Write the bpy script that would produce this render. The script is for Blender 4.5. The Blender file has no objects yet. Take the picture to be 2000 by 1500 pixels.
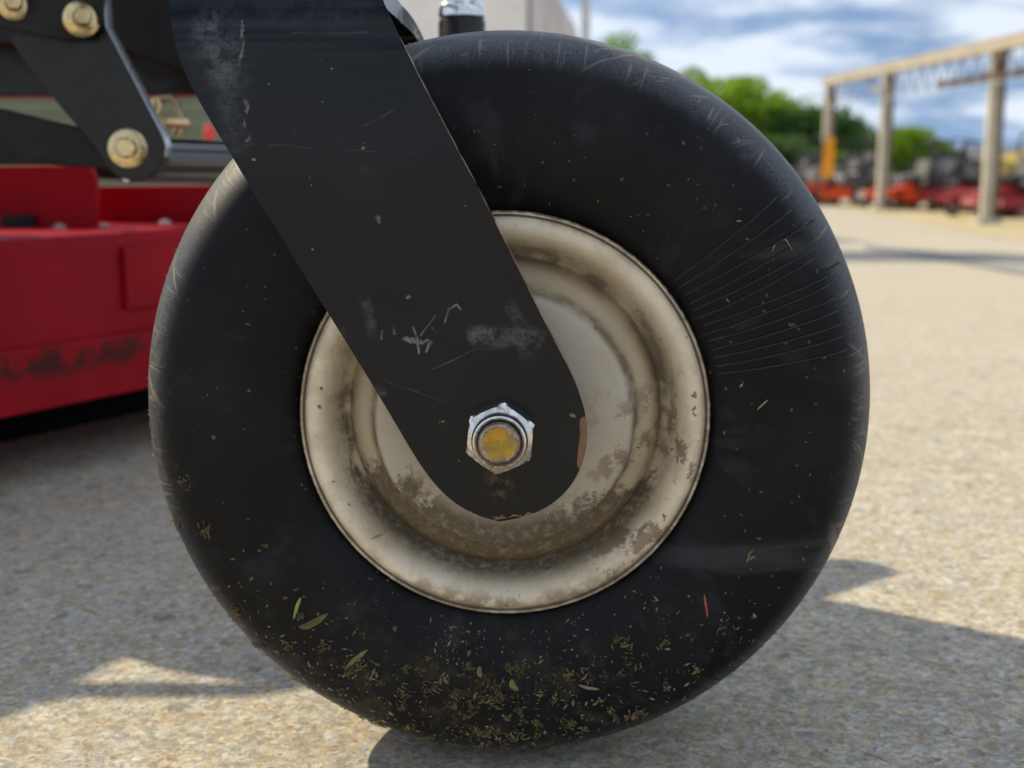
import bpy, math, random
from mathutils import Vector, Matrix, noise as mnoise
rnd = random.Random(7)
rad = math.radians
scene = bpy.context.scene
COL = scene.collection

# ------------------------------------------------------------------ camera
FPX = 2500.0                                    # focal length in pixels of the 2000x1500 photograph
CAM = Vector((0.0225, -0.6389, 0.3004)); PITCH = rad(10.115); YAW = rad(1.841)
RIGHT = Vector((math.cos(YAW), math.sin(YAW), 0)); FH = Vector((-math.sin(YAW), math.cos(YAW), 0))
FWD = FH * math.cos(PITCH) + Vector((0, 0, -math.sin(PITCH)))
UP = FH * math.sin(PITCH) + Vector((0, 0, math.cos(PITCH)))
cd = bpy.data.cameras.new('camera'); cam = bpy.data.objects.new('camera', cd); COL.objects.link(cam)
cd.sensor_width = 36.0; cd.lens = 36.0 * FPX / 2000.0
cd.clip_start = 0.02; cd.clip_end = 3000
m = Matrix((RIGHT, UP, -FWD)).transposed().to_4x4(); m.translation = CAM
cam.matrix_world = m
cd.dof.use_dof = True; cd.dof.focus_distance = 0.555; cd.dof.aperture_fstop = 9.6; cd.dof.aperture_blades = 0
scene.camera = cam

# ------------------------------------------------------------------ sky, sun, exposure
SUN = Vector((-1.1, 0.73, 1.0)).normalized()    # towards the sun
world = bpy.data.worlds.new('World'); scene.world = world; world.use_nodes = True
wn, wl = world.node_tree.nodes, world.node_tree.links
wn.clear()
def wnode(t, **k):
    n = wn.new(t)
    for a, b in k.items(): setattr(n, a, b)
    return n
out = wnode('ShaderNodeOutputWorld'); bg = wnode('ShaderNodeBackground'); bg.inputs['Strength'].default_value = 0.118
sky = wnode('ShaderNodeTexSky', sky_type='NISHITA', sun_disc=False, sun_elevation=math.asin(SUN.z),
            sun_rotation=math.atan2(SUN.x, SUN.y), air_density=1.0, dust_density=0.6, ozone_density=1.0)
tc = wnode('ShaderNodeTexCoord'); sep = wnode('ShaderNodeSeparateXYZ'); wl.new(tc.outputs['Generated'], sep.inputs[0])
zz = wnode('ShaderNodeMath', operation='MAXIMUM'); wl.new(sep.outputs['Z'], zz.inputs[0]); zz.inputs[1].default_value = 0.0
za = wnode('ShaderNodeMath', operation='ADD'); wl.new(zz.outputs[0], za.inputs[0]); za.inputs[1].default_value = 0.24
dx = wnode('ShaderNodeMath', operation='DIVIDE'); dy = wnode('ShaderNodeMath', operation='DIVIDE')
wl.new(sep.outputs['X'], dx.inputs[0]); wl.new(za.outputs[0], dx.inputs[1])
wl.new(sep.outputs['Y'], dy.inputs[0]); wl.new(za.outputs[0], dy.inputs[1])
cmb = wnode('ShaderNodeCombineXYZ'); wl.new(dx.outputs[0], cmb.inputs[0]); wl.new(dy.outputs[0], cmb.inputs[1]); cmb.inputs[2].default_value = 3.7
cn = wnode('ShaderNodeTexNoise'); cn.inputs['Scale'].default_value = 3.3; cn.inputs['Detail'].default_value = 6; cn.inputs['Roughness'].default_value = 0.52
cn.inputs['Distortion'].default_value = 0.15
wl.new(cmb.outputs[0], cn.inputs['Vector'])
cr = wnode('ShaderNodeValToRGB'); cr.color_ramp.elements[0].position = 0.35; cr.color_ramp.elements[1].position = 0.58
cr.color_ramp.interpolation = 'EASE'
wl.new(cn.outputs['Fac'], cr.inputs[0])
cf = wnode('ShaderNodeMath', operation='MULTIPLY'); wl.new(cr.outputs['Color'], cf.inputs[0]); cf.inputs[1].default_value = 0.92
cm = wnode('ShaderNodeMix', data_type='RGBA'); wl.new(cf.outputs[0], cm.inputs['Factor'])
sz = wnode('ShaderNodeMath', operation='ADD'); wl.new(zz.outputs[0], sz.inputs[0]); sz.inputs[1].default_value = 0.30
sv = wnode('ShaderNodeCombineXYZ'); wl.new(sep.outputs['X'], sv.inputs[0]); wl.new(sep.outputs['Y'], sv.inputs[1]); wl.new(sz.outputs[0], sv.inputs[2])
svn = wnode('ShaderNodeVectorMath', operation='NORMALIZE'); wl.new(sv.outputs[0], svn.inputs[0]); wl.new(svn.outputs[0], sky.inputs['Vector'])
wl.new(sky.outputs[0], cm.inputs['A']); cm.inputs['B'].default_value = (6.2, 6.8, 7.7, 1)
wl.new(cm.outputs['Result'], bg.inputs['Color']); wl.new(bg.outputs[0], out.inputs['Surface'])

sd = bpy.data.lights.new('sun', 'SUN'); sun = bpy.data.objects.new('sun', sd); COL.objects.link(sun)
sd.energy = 4.7; sd.angle = rad(0.6); sd.color = (1.0, 0.87, 0.62)
sun.rotation_euler = SUN.to_track_quat('Z', 'Y').to_euler()
scene.view_settings.view_transform = 'Standard'; scene.view_settings.look = 'None'
scene.view_settings.gamma = 1.0; scene.view_settings.exposure = 0.25
scene.render.engine = 'CYCLES'
scene.cycles.use_denoising = True
scene.cycles.max_bounces = 6; scene.cycles.glossy_bounces = 3; scene.cycles.diffuse_bounces = 4; scene.cycles.caustics_reflective = False; scene.cycles.caustics_refractive = False

# ------------------------------------------------------------------ helpers: places
def ray(px, py):
    return (FWD + RIGHT * ((px - 1000) / FPX) + UP * ((750 - py) / FPX))
def P(px, py, Y):                               # world point seen at a pixel, on the vertical plane Y
    d = ray(px, py); return CAM + d * ((Y - CAM.y) / d.y)
def lot_z(x, y):                                # the lot is level round the mower and falls away towards the shed
    t = min(max((y - 1.2) / 17.0, 0.0), 1.0); return -0.85 * (t * t * (3 - 2 * t) * 0.35 + t * 0.65)
def G(px, py):
    d = ray(px, py); t = 0.05
    for _ in range(4000):
        p = CAM + d * t
        if p.z <= lot_z(p.x, p.y): break
        t *= 1.004
    return p

# ------------------------------------------------------------------ helpers: meshes
class MB:
    def __init__(s): s.v = []; s.f = []; s.mi = []; s.m = 0; s.uv = []
    def vert(s, p): s.v.append(tuple(p)); return len(s.v) - 1
    def face(s, ids): s.f.append(tuple(ids)); s.mi.append(s.m)
    def box(s, c, size, rot=None, taper=1.0):
        c = Vector(c); hx, hy, hz = [a / 2 for a in size]; b = len(s.v)
        for z in (-1, 1):
            k = taper if z > 0 else 1.0
            for x, y in ((-1, -1), (1, -1), (1, 1), (-1, 1)):
                p = Vector((x * hx * k, y * hy * k, z * hz))
                if rot is not None: p = rot @ p
                s.v.append(tuple(c + p))
        for q in ((3, 2, 1, 0), (4, 5, 6, 7), (0, 1, 5, 4), (1, 2, 6, 5), (2, 3, 7, 6), (3, 0, 4, 7)): s.face([b + i for i in q])
        return s
    def bar(s, a, b, w, h, up=(0, 0, 1)):       # rectangular bar between two points
        a, b = Vector(a), Vector(b); d = (b - a); L = d.length; d.normalize()
        u = Vector(up); sx = d.cross(u).normalized(); uz = sx.cross(d).normalized()
        return s.box((a + b) / 2, (L, w, h), Matrix((d, sx, uz)).transposed())
    def tube(s, pts, r, n=12, caps=True):
        pts = [Vector(p) for p in pts]; rings = []
        rr = r if isinstance(r, (list, tuple)) else [r] * len(pts)
        ref = None
        for i, p in enumerate(pts):
            t = (pts[min(i + 1, len(pts) - 1)] - pts[max(i - 1, 0)]).normalized()
            if ref is None: ref = t.orthogonal().normalized()
            ref = (ref - t * ref.dot(t)); ref = ref.normalized() if ref.length > 1e-6 else t.orthogonal().normalized()
            q = t.cross(ref); b = len(s.v)
            for k in range(n):
                a = 2 * math.pi * k / n; s.v.append(tuple(p + (ref * math.cos(a) + q * math.sin(a)) * rr[i]))
            rings.append(b)
        for i in range(len(pts) - 1):
            for k in range(n):
                k2 = (k + 1) % n; s.face((rings[i] + k, rings[i] + k2, rings[i + 1] + k2, rings[i + 1] + k))
        if caps:
            s.face([rings[0] + k for k in range(n)][::-1]); s.face([rings[-1] + k for k in range(n)])
        return s
    def lathe(s, prof, n=48, frame=None, close=False, uv=False):   # prof: (radius, along); axis = local Z of frame
        F = frame if frame is not None else Matrix.Identity(4); b = len(s.v); k = len(prof)
        for j in range(n):
            a = 2 * math.pi * j / n
            for r, z in prof: s.v.append(tuple(F @ Vector((r * math.cos(a), r * math.sin(a), z))))
        kk = k if close else k - 1
        for j in range(n):
            j2 = (j + 1) % n
            for i in range(kk):
                i2 = (i + 1) % k
                s.face((b + j * k + i, b + j2 * k + i, b + j2 * k + i2, b + j * k + i2))
                if uv: s.uv.append([(j / n, i / kk), ((j + 1) / n, i / kk), ((j + 1) / n, (i + 1) / kk), (j / n, (i + 1) / kk)])
        return s
    def prism(s, poly, a, b):                   # outline of points, pushed from offset a to offset b
        a, b = Vector(a), Vector(b); n = len(poly); s0 = len(s.v)
        for p in poly: s.v.append(tuple(Vector(p) + a))
        for p in poly: s.v.append(tuple(Vector(p) + b))
        s.face([s0 + i for i in range(n)]); s.face([s0 + n + i for i in range(n)][::-1])
        for i in range(n):
            j = (i + 1) % n; s.face((s0 + i, s0 + n + i, s0 + n + j, s0 + j))
        return s
    def mesh(s, name, mats, smooth=35):
        me = bpy.data.meshes.new(name); me.from_pydata(s.v, [], s.f); me.validate(verbose=False)
        for mt in (mats if isinstance(mats, (list, tuple)) else [mats]): me.materials.append(mt)
        if len(me.polygons) == len(s.mi): me.polygons.foreach_set('material_index', s.mi)
        if s.uv and len(s.uv) == len(me.polygons):
            ul = me.uv_layers.new(name='UVMap')
            ul.data.foreach_set('uv', [c for f in s.uv for p in f for c in p])
        import bmesh
        bm = bmesh.new(); bm.from_mesh(me); bmesh.ops.recalc_face_normals(bm, faces=bm.faces); bm.to_mesh(me); bm.free()
        if smooth:
            me.polygons.foreach_set('use_smooth', [True] * len(me.polygons)); me.set_sharp_from_angle(angle=rad(smooth))
        me.update(); return me
    def build(s, name, mats, parent=None, smooth=35, bevel=0, seg=2):
        return link(name, s.mesh(name, mats, smooth), parent, bevel, seg)
def link(name, me, parent=None, bevel=0, seg=2):
    o = bpy.data.objects.new(name, me); COL.objects.link(o)
    if parent: o.parent = parent
    if bevel:
        b = o.modifiers.new('bevel', 'BEVEL'); b.width = bevel; b.segments = seg; b.limit_method = 'ANGLE'; b.angle_limit = rad(35); b.harden_normals = True
    return o
def empty(name, loc=(0, 0, 0), rz=0):
    o = bpy.data.objects.new(name, None); COL.objects.link(o); o.location = loc; o.rotation_euler = (0, 0, rz); o.empty_display_size = 0.1; return o
def tag(o, label=None, cat=None, group=None, kind=None):
    if label: o['label'] = label
    if cat: o['category'] = cat
    if group: o['group'] = group
    if kind: o['kind'] = kind
    return o
FRONT = Matrix.Rotation(rad(90), 4, 'X')        # local Z of a lathe -> -Y (towards the camera)
def axis_frame(c, d):                           # lathe frame at point c with its axis along d
    q = Vector(d).to_track_quat('Z', 'Y').to_matrix().to_4x4(); q.translation = Vector(c); return q

# ------------------------------------------------------------------ helpers: materials
class NT:
    def __init__(s, name):
        s.mat = bpy.data.materials.new(name); s.mat.use_nodes = True; s.n = s.mat.node_tree.nodes; s.l = s.mat.node_tree.links
        s.b = s.n['Principled BSDF']; s.tc = s.n.new('ShaderNodeTexCoord')
    def put(s, sock, v):
        if hasattr(v, 'is_output'): s.l.new(v, sock)
        elif isinstance(v, (tuple, list)) and len(v) == 3 and sock.type == 'RGBA': sock.default_value = (*v, 1)
        else: sock.default_value = v
    def math(s, op, a, b=0.0, c=None, clamp=False):
        n = s.n.new('ShaderNodeMath'); n.operation = op; n.use_clamp = clamp; s.put(n.inputs[0], a); s.put(n.inputs[1], b)
        if c is not None: s.put(n.inputs[2], c)
        return n.outputs[0]
    def vmath(s, op, a, b=None, scale=None):
        n = s.n.new('ShaderNodeVectorMath'); n.operation = op; s.put(n.inputs[0], a)
        if b is not None: s.put(n.inputs[1], b)
        if scale is not None: s.put(n.inputs['Scale'], scale)
        return n.outputs['Value'] if op in ('DOT_PRODUCT', 'LENGTH', 'DISTANCE') else n.outputs[0]
    def noise(s, scale, detail=4, rough=0.55, vec=None, dist=0.0, stretch=None, out='Fac'):
        n = s.n.new('ShaderNodeTexNoise'); n.inputs['Scale'].default_value = scale; n.inputs['Detail'].default_value = detail
        n.inputs['Roughness'].default_value = rough; n.inputs['Distortion'].default_value = dist
        v = vec if vec is not None else s.tc.outputs['Object']
        if stretch: v = s.vmath('MULTIPLY', v, stretch)
        s.l.new(v, n.inputs['Vector']); return n.outputs[out]
    def vor(s, scale, out='Distance', vec=None, rand=1.0, feature='F1'):
        n = s.n.new('ShaderNodeTexVoronoi'); n.feature = feature; n.inputs['Scale'].default_value = scale; n.inputs['Randomness'].default_value = rand
        s.l.new(vec if vec is not None else s.tc.outputs['Object'], n.inputs['Vector']); return n.outputs[out]
    def ramp(s, f, a, b, lo=0.0, hi=1.0, smooth=True):
        n = s.n.new('ShaderNodeMapRange'); n.interpolation_type = 'SMOOTHSTEP' if smooth else 'LINEAR'
        s.put(n.inputs['Value'], f); s.put(n.inputs[1], a); s.put(n.inputs[2], b); s.put(n.inputs[3], lo); s.put(n.inputs[4], hi); return n.outputs[0]
    def mix(s, f, a, b, mode='MIX'):
        n = s.n.new('ShaderNodeMix'); n.data_type = 'RGBA'; n.blend_type = mode
        s.put(n.inputs['Factor'], f); s.put(n.inputs['A'], a); s.put(n.inputs['B'], b); return n.outputs['Result']
    def sep(s, v):
        n = s.n.new('ShaderNodeSeparateXYZ'); s.l.new(v, n.inputs[0]); return n.outputs
    def comb(s, x, y, z):
        n = s.n.new('ShaderNodeCombineXYZ'); [s.put(n.inputs[i], v) for i, v in enumerate((x, y, z))]; return n.outputs[0]
    def bump(s, h, strength=0.3, dist=0.001, normal=None):
        n = s.n.new('ShaderNodeBump'); n.inputs['Strength'].default_value = strength; n.inputs['Distance'].default_value = dist
        s.put(n.inputs['Height'], h)
        if normal is not None: s.l.new(normal, n.inputs['Normal'])
        return n.outputs[0]
    def done(s, color=None, rough=None, metal=None, normal=None, spec=None, coat=None, **k):
        if coat: s.b.inputs['Coat Weight'].default_value = coat[0]; s.b.inputs['Coat Roughness'].default_value = coat[1]
        if color is not None: s.put(s.b.inputs['Base Color'], color)
        if rough is not None: s.put(s.b.inputs['Roughness'], rough)
        if metal is not None: s.put(s.b.inputs['Metallic'], metal)
        if spec is not None: s.put(s.b.inputs['Specular IOR Level'], spec)
        if normal is not None: s.l.new(normal, s.b.inputs['Normal'])
        return s.mat
def plain(name, col, rough=0.5, metal=0.0, var=0.15, scale=8.0, spec=0.5):
    t = NT(name); f = t.noise(scale, 5, 0.6)
    c = t.mix(t.ramp(f, 0.3, 0.7), tuple(a * (1 - var) for a in col), tuple(min(1, a * (1 + var)) for a in col))
    return t.done(c, t.ramp(t.noise(scale * 3, 3), 0.3, 0.7, max(0, rough - 0.08), min(1, rough + 0.08)), metal, spec=spec)

# ================================================================== SETTING
def mat_concrete():
    t = NT('concrete'); p = t.tc.outputs['Object']
    warp = t.vmath('ADD', p, t.vmath('SCALE', t.noise(120, 3, out='Color'), scale=0.011))
    big = t.noise(2.2, 5, 0.6); mid = t.noise(30, 5, 0.6); fine = t.noise(300, 7, 0.75); sand = t.noise(1100, 3, 0.7)
    grit = t.noise(210, 8, 0.82); spec_ = t.noise(620, 3, 0.6, vec=t.vmath('ADD', p, (7, 3, 0)))
    base = t.mix(t.ramp(mid, 0.3, 0.7), (0.42, 0.380, 0.306), (0.56, 0.516, 0.430))
    base = t.mix(t.ramp(big, 0.35, 0.7), base, (0.52, 0.48, 0.405))
    base = t.mix(t.ramp(grit, 0.36, 0.52, 0.6, 0.0), base, (0.22, 0.18, 0.13))
    base = t.mix(t.ramp(grit, 0.52, 0.66, 0, 0.5), base, (0.76, 0.71, 0.61))
    for sc_, lo_, hi_ in ((330, 0.74, 1.22), (170, 0.82, 1.14)):
        cc_ = t.sep(t.vor(sc_, 'Color', vec=warp)); k_ = t.ramp(cc_[0], 0, 1, lo_, hi_, smooth=False)
        base = t.mix(1.0, base, t.comb(k_, t.math('MULTIPLY', k_, t.ramp(cc_[1], 0, 1, 0.93, 1.05)), t.math('MULTIPLY', k_, t.ramp(cc_[1], 0, 1, 0.82, 1.12))), 'MULTIPLY')
    base = t.mix(t.ramp(spec_, 0.62, 0.70, 0, 0.8), base, (0.16, 0.14, 0.12))
    base = t.mix(t.ramp(spec_, 0.36, 0.30, 0, 0.8), base, (0.86, 0.83, 0.76))
    base = t.mix(t.ramp(t.noise(75, 4, 0.6), 0.60, 0.70, 0, 0.5), base, (0.50, 0.37, 0.22))
    def stones(sc, frac, rad_, seed):
        q = t.vmath('ADD', warp, (seed, seed * 0.7, 0))
        d = t.vor(sc, vec=q); c = t.vor(sc, 'Color', vec=q); r = t.sep(c)
        pick = t.math('LESS_THAN', r[0], frac); size = t.ramp(r[1], 0, 1, rad_ * 0.5, rad_, smooth=False)
        mk = t.math('MULTIPLY', pick, t.ramp(t.math('SUBTRACT', size, d), 0.0, 0.08)); return mk, r[2], c
    hgt = t.math('MULTIPLY', fine, 0.5)
    for sc, fr, rd, sd_ in ((66, 0.20, 0.46, 1.3), (140, 0.34, 0.52, 5.1), (36, 0.05, 0.40, 9.2)):
        mk, k, c = stones(sc, fr, rd, sd_)
        n = t.n.new('ShaderNodeValToRGB'); e = n.color_ramp; e.interpolation = 'CONSTANT'
        e.elements[0].color = (0.22, 0.22, 0.22, 1); e.elements[1].position = 0.22; e.elements[1].color = (0.15, 0.16, 0.18, 1)
        for pos, cc in ((0.38, (0.40, 0.32, 0.22, 1)), (0.54, (0.62, 0.57, 0.48, 1)), (0.70, (0.33, 0.24, 0.16, 1)), (0.84, (0.30, 0.31, 0.33, 1))):
            x = e.elements.new(pos); x.color = cc
        t.l.new(k, n.inputs[0])
        base = t.mix(t.math('MULTIPLY', mk, t.ramp(t.noise(90, 4, 0.7), 0.35, 0.6, 0.3, 0.68)), base, n.outputs[0]); pass
    nrm = t.bump(hgt, 0.8, 0.0030)
    return t.done(base, 0.85, normal=nrm, spec=0.25)
M_CONC = mat_concrete()

# the lot: one sheet that reaches the horizon, fine near the mower
def axis_steps(lo, hi, mid0, mid1, n):
    out_ = [mid0 + (mid1 - mid0) * i / n for i in range(n + 1)]
    d = (mid1 - mid0) / n; x = mid1
    while x < hi: d *= 1.25; x += d; out_.append(min(x, hi))
    d = (mid1 - mid0) / n; x = mid0
    while x > lo: d *= 1.25; x -= d; out_.insert(0, max(x, lo))
    return out_
xs = axis_steps(-600, 600, -2, 10, 24); ys = axis_steps(-300, 1500, -1, 22, 46)
g = MB()
for y in ys:
    for x in xs: g.vert((x, y, lot_z(x, y)))
W_ = len(xs)
for j in range(len(ys) - 1):
    for i in range(W_ - 1): g.face((j * W_ + i, j * W_ + i + 1, (j + 1) * W_ + i + 1, (j + 1) * W_ + i))
tag(g.build('concrete_lot', M_CONC, smooth=180), kind='structure')

def sheet(name, poly, mat, dz):                 # a flat sheet a few millimetres above the lot
    b = MB(); n = 14
    (a0, a1), (b0, b1) = poly
    for j in range(n + 1):
        v = j / n
        for i in range(n + 1):
            u = i / n; p = (Vector(a0).lerp(Vector(a1), u)).lerp(Vector(b0).lerp(Vector(b1), u), v)
            b.vert((p.x, p.y, lot_z(p.x, p.y) + dz))
    for j in range(n):
        for i in range(n): b.face((j * (n + 1) + i, j * (n + 1) + i + 1, (j + 1) * (n + 1) + i + 1, (j + 1) * (n + 1) + i))
    return b.build(name, mat, smooth=180)
M_LAWN = plain('lawn_grass', (0.13, 0.26, 0.04), 0.9, 0, 0.3, 3.0)
M_STRIP = plain('dark_grey_strip', (0.27, 0.262, 0.245), 0.9, 0, 0.3, 2.0)
M_DIRT = plain('packed_dirt', (0.46, 0.38, 0.22), 0.95, 0, 0.2, 1.5)
tag(sheet('lawn', (((-40, 9.0), (-2.2, 9.0)), ((-40, 16.5), (-2.2, 16.5))), M_LAWN, 0.02), kind='structure')
a, b_, c_, d_ = G(1690, 477), G(2040, 522), G(2040, 547), G(1690, 488)
tag(sheet('dark_lot_strip', ((d_.xy, c_.xy), (a.xy, b_.xy)), M_STRIP, 0.005), kind='structure')  # darker grey strip across the far lot
tag(sheet('dirt_strip', (((6.2, 15.0), (16.0, 15.0)), ((6.6, 31.0), (24, 31.0))), M_DIRT, 0.005), kind='structure')

# ================================================================== THE MOWER IN FRONT
mower = empty('riding_mower')
tag(mower, 'red riding mower whose black caster fork and worn front wheel fill the view', 'mower')
RW = 0.18; AX = Vector((0, 0, RW))
TYRE = [(.0940, -.047), (.0962, -.0515), (.1000, -.0550), (.106, -.0580), (.113, -.0603), (.120, -.0618), (.128, -.0627), (.136, -.0630), (.144, -.0622),
        (.150, -.0616), (.1560, -.0598), (.1615, -.0562), (.1662, -.0508), (.1698, -.0444), (.1725, -.0376), (.1748, -.0305), (.1768, -.0225), (.1783, -.0140), (.1796, -.0060), (.18, 0)]
TYRE = TYRE + [(r, -y) for r, y in TYRE[-2::-1]]
def side_y(r):                                  # front sidewall surface at a radius
    for (r0, y0), (r1, y1) in zip(TYRE, TYRE[1:]):
        if r0 <= r <= r1: return y0 + (y1 - y0) * (r - r0) / (r1 - r0)
    return 0.0
def on_wall(r, a, off=0.0):                     # point on the front sidewall, angle a from +X
    e = 1e-3; n = Vector((side_y(r + e) - side_y(r), -e)).normalized()   # (radial, y) normal
    if n.y > 0: n = -n
    rr = r + n.x * off * (-1 if n.x < 0 else 1); y = side_y(r) + n.y * off
    z = RW + rr * math.sin(a)
    return Vector((rr * math.cos(a), y, max(z, 0.0005)))
def wall_px(px, py):                            # where a pixel meets the front of the tyre: radius and angle
    y = -.06
    for _ in range(8):
        p = P(px, py, y); r = math.hypot(p.x, p.z - RW); y = side_y(min(max(r, .095), .1795))
    return r, math.atan2(p.z - RW, p.x)

def mat_rubber():
    t = NT('worn_rubber'); uv = t.tc.outputs['UV']; o = t.tc.outputs['Object']; s = t.sep(o)
    rr = t.vmath('LENGTH', t.vmath('MULTIPLY', t.vmath('SUBTRACT', o, (0, 0, RW)), (1, 0, 1)))
    su = t.sep(uv)
    v1 = t.comb(t.math('MULTIPLY', su[0], 420.0), t.math('MULTIPLY', su[1], 5.0), 0.0)
    v2 = t.vmath('ADD', t.comb(t.math('ADD', t.math('MULTIPLY', su[0], 170.0), t.math('MULTIPLY', su[1], 26.0)), t.math('MULTIPLY', su[1], 7.0), 3.0), t.vmath('SCALE', t.noise(18, 2, out='Color'), scale=0.6))
    n1 = t.noise(1.0, 3, 0.6, vec=v1); n2 = t.noise(1.0, 2, 0.5, vec=v2)
    tread = t.ramp(rr, .1575, .1695)
    cloud = t.noise(22, 5, 0.62); fine = t.noise(500, 4, 0.65); spk = t.noise(260, 2, 0.5)
    base = t.mix(t.ramp(cloud, 0.35, 0.72), (0.0040, 0.0043, 0.0056), (0.0100, 0.0104, 0.0122))
    base = t.mix(t.math('MULTIPLY', tread, t.ramp(t.noise(800, 3, 0.7), 0.35, 0.62, 0.15, 1.0)), base, (0.070, 0.079, 0.096))
    base = t.mix(t.math('MULTIPLY', t.ramp(rr, .1745, .1785), t.ramp(t.noise(240, 6, 0.7), 0.34, 0.62, 0.25, 1.0)), base, (0.20, 0.19, 0.18))
    scr = t.math('MULTIPLY', tread, t.math('MAXIMUM', t.ramp(n1, 0.58, 0.68), t.ramp(n2, 0.63, 0.69)))
    base = t.mix(t.math('MULTIPLY', scr, 0.75), base, (0.21, 0.18, 0.145))
    sm_ = t.noise(1.0, 4, 0.6, vec=t.vmath('ADD', t.comb(t.math('MULTIPLY', su[0], 46.0), t.math('MULTIPLY', su[1], 9.0), 1.0), t.vmath('SCALE', t.noise(12, 2, out='Color'), scale=1.4)))
    base = t.mix(t.ramp(sm_, 0.52, 0.74, 0, 0.6), base, (0.024, 0.027, 0.033))
    # dried grass dust smeared on the lower half and the rolling edge
    low = t.ramp(t.math('ADD', s[2], t.math('MULTIPLY', t.noise(14, 4), 0.09)), 0.155, 0.03)
    olive = t.math('MULTIPLY', low, t.ramp(t.noise(70, 9, 0.80), 0.50, 0.62))
    base = t.mix(t.math('MULTIPLY', olive, 0.60), base, (0.105, 0.088, 0.036))
    base = t.mix(t.math('MULTIPLY', t.ramp(low, 0.4, 1.0), 0.32), base, (0.050, 0.042, 0.026))
    left = t.math('MULTIPLY', t.ramp(s[0], -0.150, -0.176), t.ramp(t.noise(170, 7, 0.78), 0.50, 0.60))
    base = t.mix(t.math('MULTIPLY', left, 0.42), base, (0.22, 0.175, 0.10))
    base = t.mix(t.ramp(spk, 0.715, 0.75, 0, 0.55), base, (0.16, 0.155, 0.14))
    scuff = t.math('MULTIPLY', t.ramp(t.noise(9, 3, 0.5, stretch=(1, 1, 5.5)), 0.55, 0.72), t.ramp(s[0], 0.04, 0.12))
    base = t.mix(t.math('MULTIPLY', scuff, 0.35), base, (0.085, 0.088, 0.095))
    ro = t.math('SUBTRACT', t.math('ADD', t.ramp(cloud, 0.3, 0.7, 0.42, 0.54), t.math('MULTIPLY', olive, 0.3)), t.math('MULTIPLY', t.ramp(rr, .155, .166), -0.06))
    h = t.math('ADD', t.math('MULTIPLY', fine, 0.35), t.math('MULTIPLY', n1, t.math('MULTIPLY', tread, 0.8)))
    h = t.math('ADD', h, t.math('MULTIPLY', cloud, 0.6))
    return t.done(base, ro, normal=t.bump(h, 0.22, 0.0006), spec=t.ramp(rr, .158, .171, 0.17, 0.26))
M_RUB = mat_rubber()
tb = MB()
# angle 0 of the lathe is +X; the frame turns local Z to -Y, so profile 'along' is -y
N_T = 288
fine_prof = []
for (r0, y0), (r1, y1) in zip(TYRE, TYRE[1:]): fine_prof += [(r0, -y0), ((r0 + r1) / 2 + 0.00002, -(y0 + y1) / 2)]
fine_prof.append((TYRE[-1][0], -TYRE[-1][1]))
tb.lathe(fine_prof, N_T, Matrix.Translation(AX) @ FRONT, uv=True)
for i, p in enumerate(tb.v):                    # the weight on the wheel flattens it a little
    x, y, z = p
    if z < 0.012:
        tb.v[i] = (x, y * (1 + (0.012 - z) * 3.0), max(z, 0.0004 + z * 0.02) if z < 0.0022 else z)
tyre = tb.build('tyre', M_RUB, mower, smooth=60)
tyre['label'] = 'smooth worn black rubber tyre'

# radial wear ribs moulded into the sidewall
M_RIB = plain('rib_rubber', (0.010, 0.010, 0.012), 0.42, 0, 0.25, 120, 0.45)
def rib(r0, r1, a0, a1, w=0.00080, h=0.00110, name='sidewall_rib', mat=None, wob=0.0, n=26):
    b = MB(); base_i = None; rs = []
    for i in range(n):
        u = i / (n - 1); r = r0 + (r1 - r0) * u; a = a0 + (a1 - a0) * u + wob * (mnoise.noise((r * 240, a0 * 30, 1.7)))
        k = min(1.0, 6 * u, 6 * (1 - u)) * (0.8 + 0.35 * mnoise.noise((r * 300, a0 * 50, 0)))
        c = on_wall(r, a, 0); top = on_wall(r, a, h * max(k, 0.05)); tang = Vector((-math.sin(a), 0, math.cos(a))) * w * (0.5 + 0.5 * k)
        s0 = b.vert(c - tang - (top - c) * 0.4); b.vert(top - tang * 0.35); b.vert(top + tang * 0.35); b.vert(c + tang - (top - c) * 0.4); rs.append(s0)
    for p, q in zip(rs, rs[1:]):
        for k in range(3): b.face((p + k, q + k, q + k + 1, p + k + 1))
    return b.build(name, mat or M_RIB, tyre, smooth=60)
ribs = [((1318, 548), (1520, 382)), ((1325, 563), (1552, 404)), ((1330, 580), (1585, 428)), ((1340, 597), (1565, 470)), ((1353, 607), (1597, 480)),
        ((1352, 627), (1590, 505)), ((1362, 640), (1640, 522)), ((1365, 657), (1625, 553)), ((1382, 667), (1640, 577)), ((1383, 685), (1640, 605)),
        ((1388, 700), (1645, 632)), ((1387, 717), (1650, 655)), ((1393, 731), (1662, 680))]
for p0, p1 in ribs:
    (r0, a0), (r1, a1) = wall_px(*p0), wall_px(*p1); rib(r0, min(r1, .171), a0, a1)
M_CRACK = plain('crack_black', (0.003, 0.003, 0.003), 0.9, 0, 0.1)
for pts, w in ((((1412, 505), (1452, 496)), .0006), (((1452, 496), (1512, 466)), .0008), (((1512, 466), (1545, 448)), .0012), (((1545, 448), (1592, 431)), .0009), (((1600, 528), (1640, 512)), .0008)):
    (r0, a0), (r1, a1) = wall_px(*pts[0]), wall_px(*pts[1]); rib(r0, min(r1, .172), a0, a1, w * 0.9, 0.00028, 'rubber_crack', M_CRACK, 0.006, 16)
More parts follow.
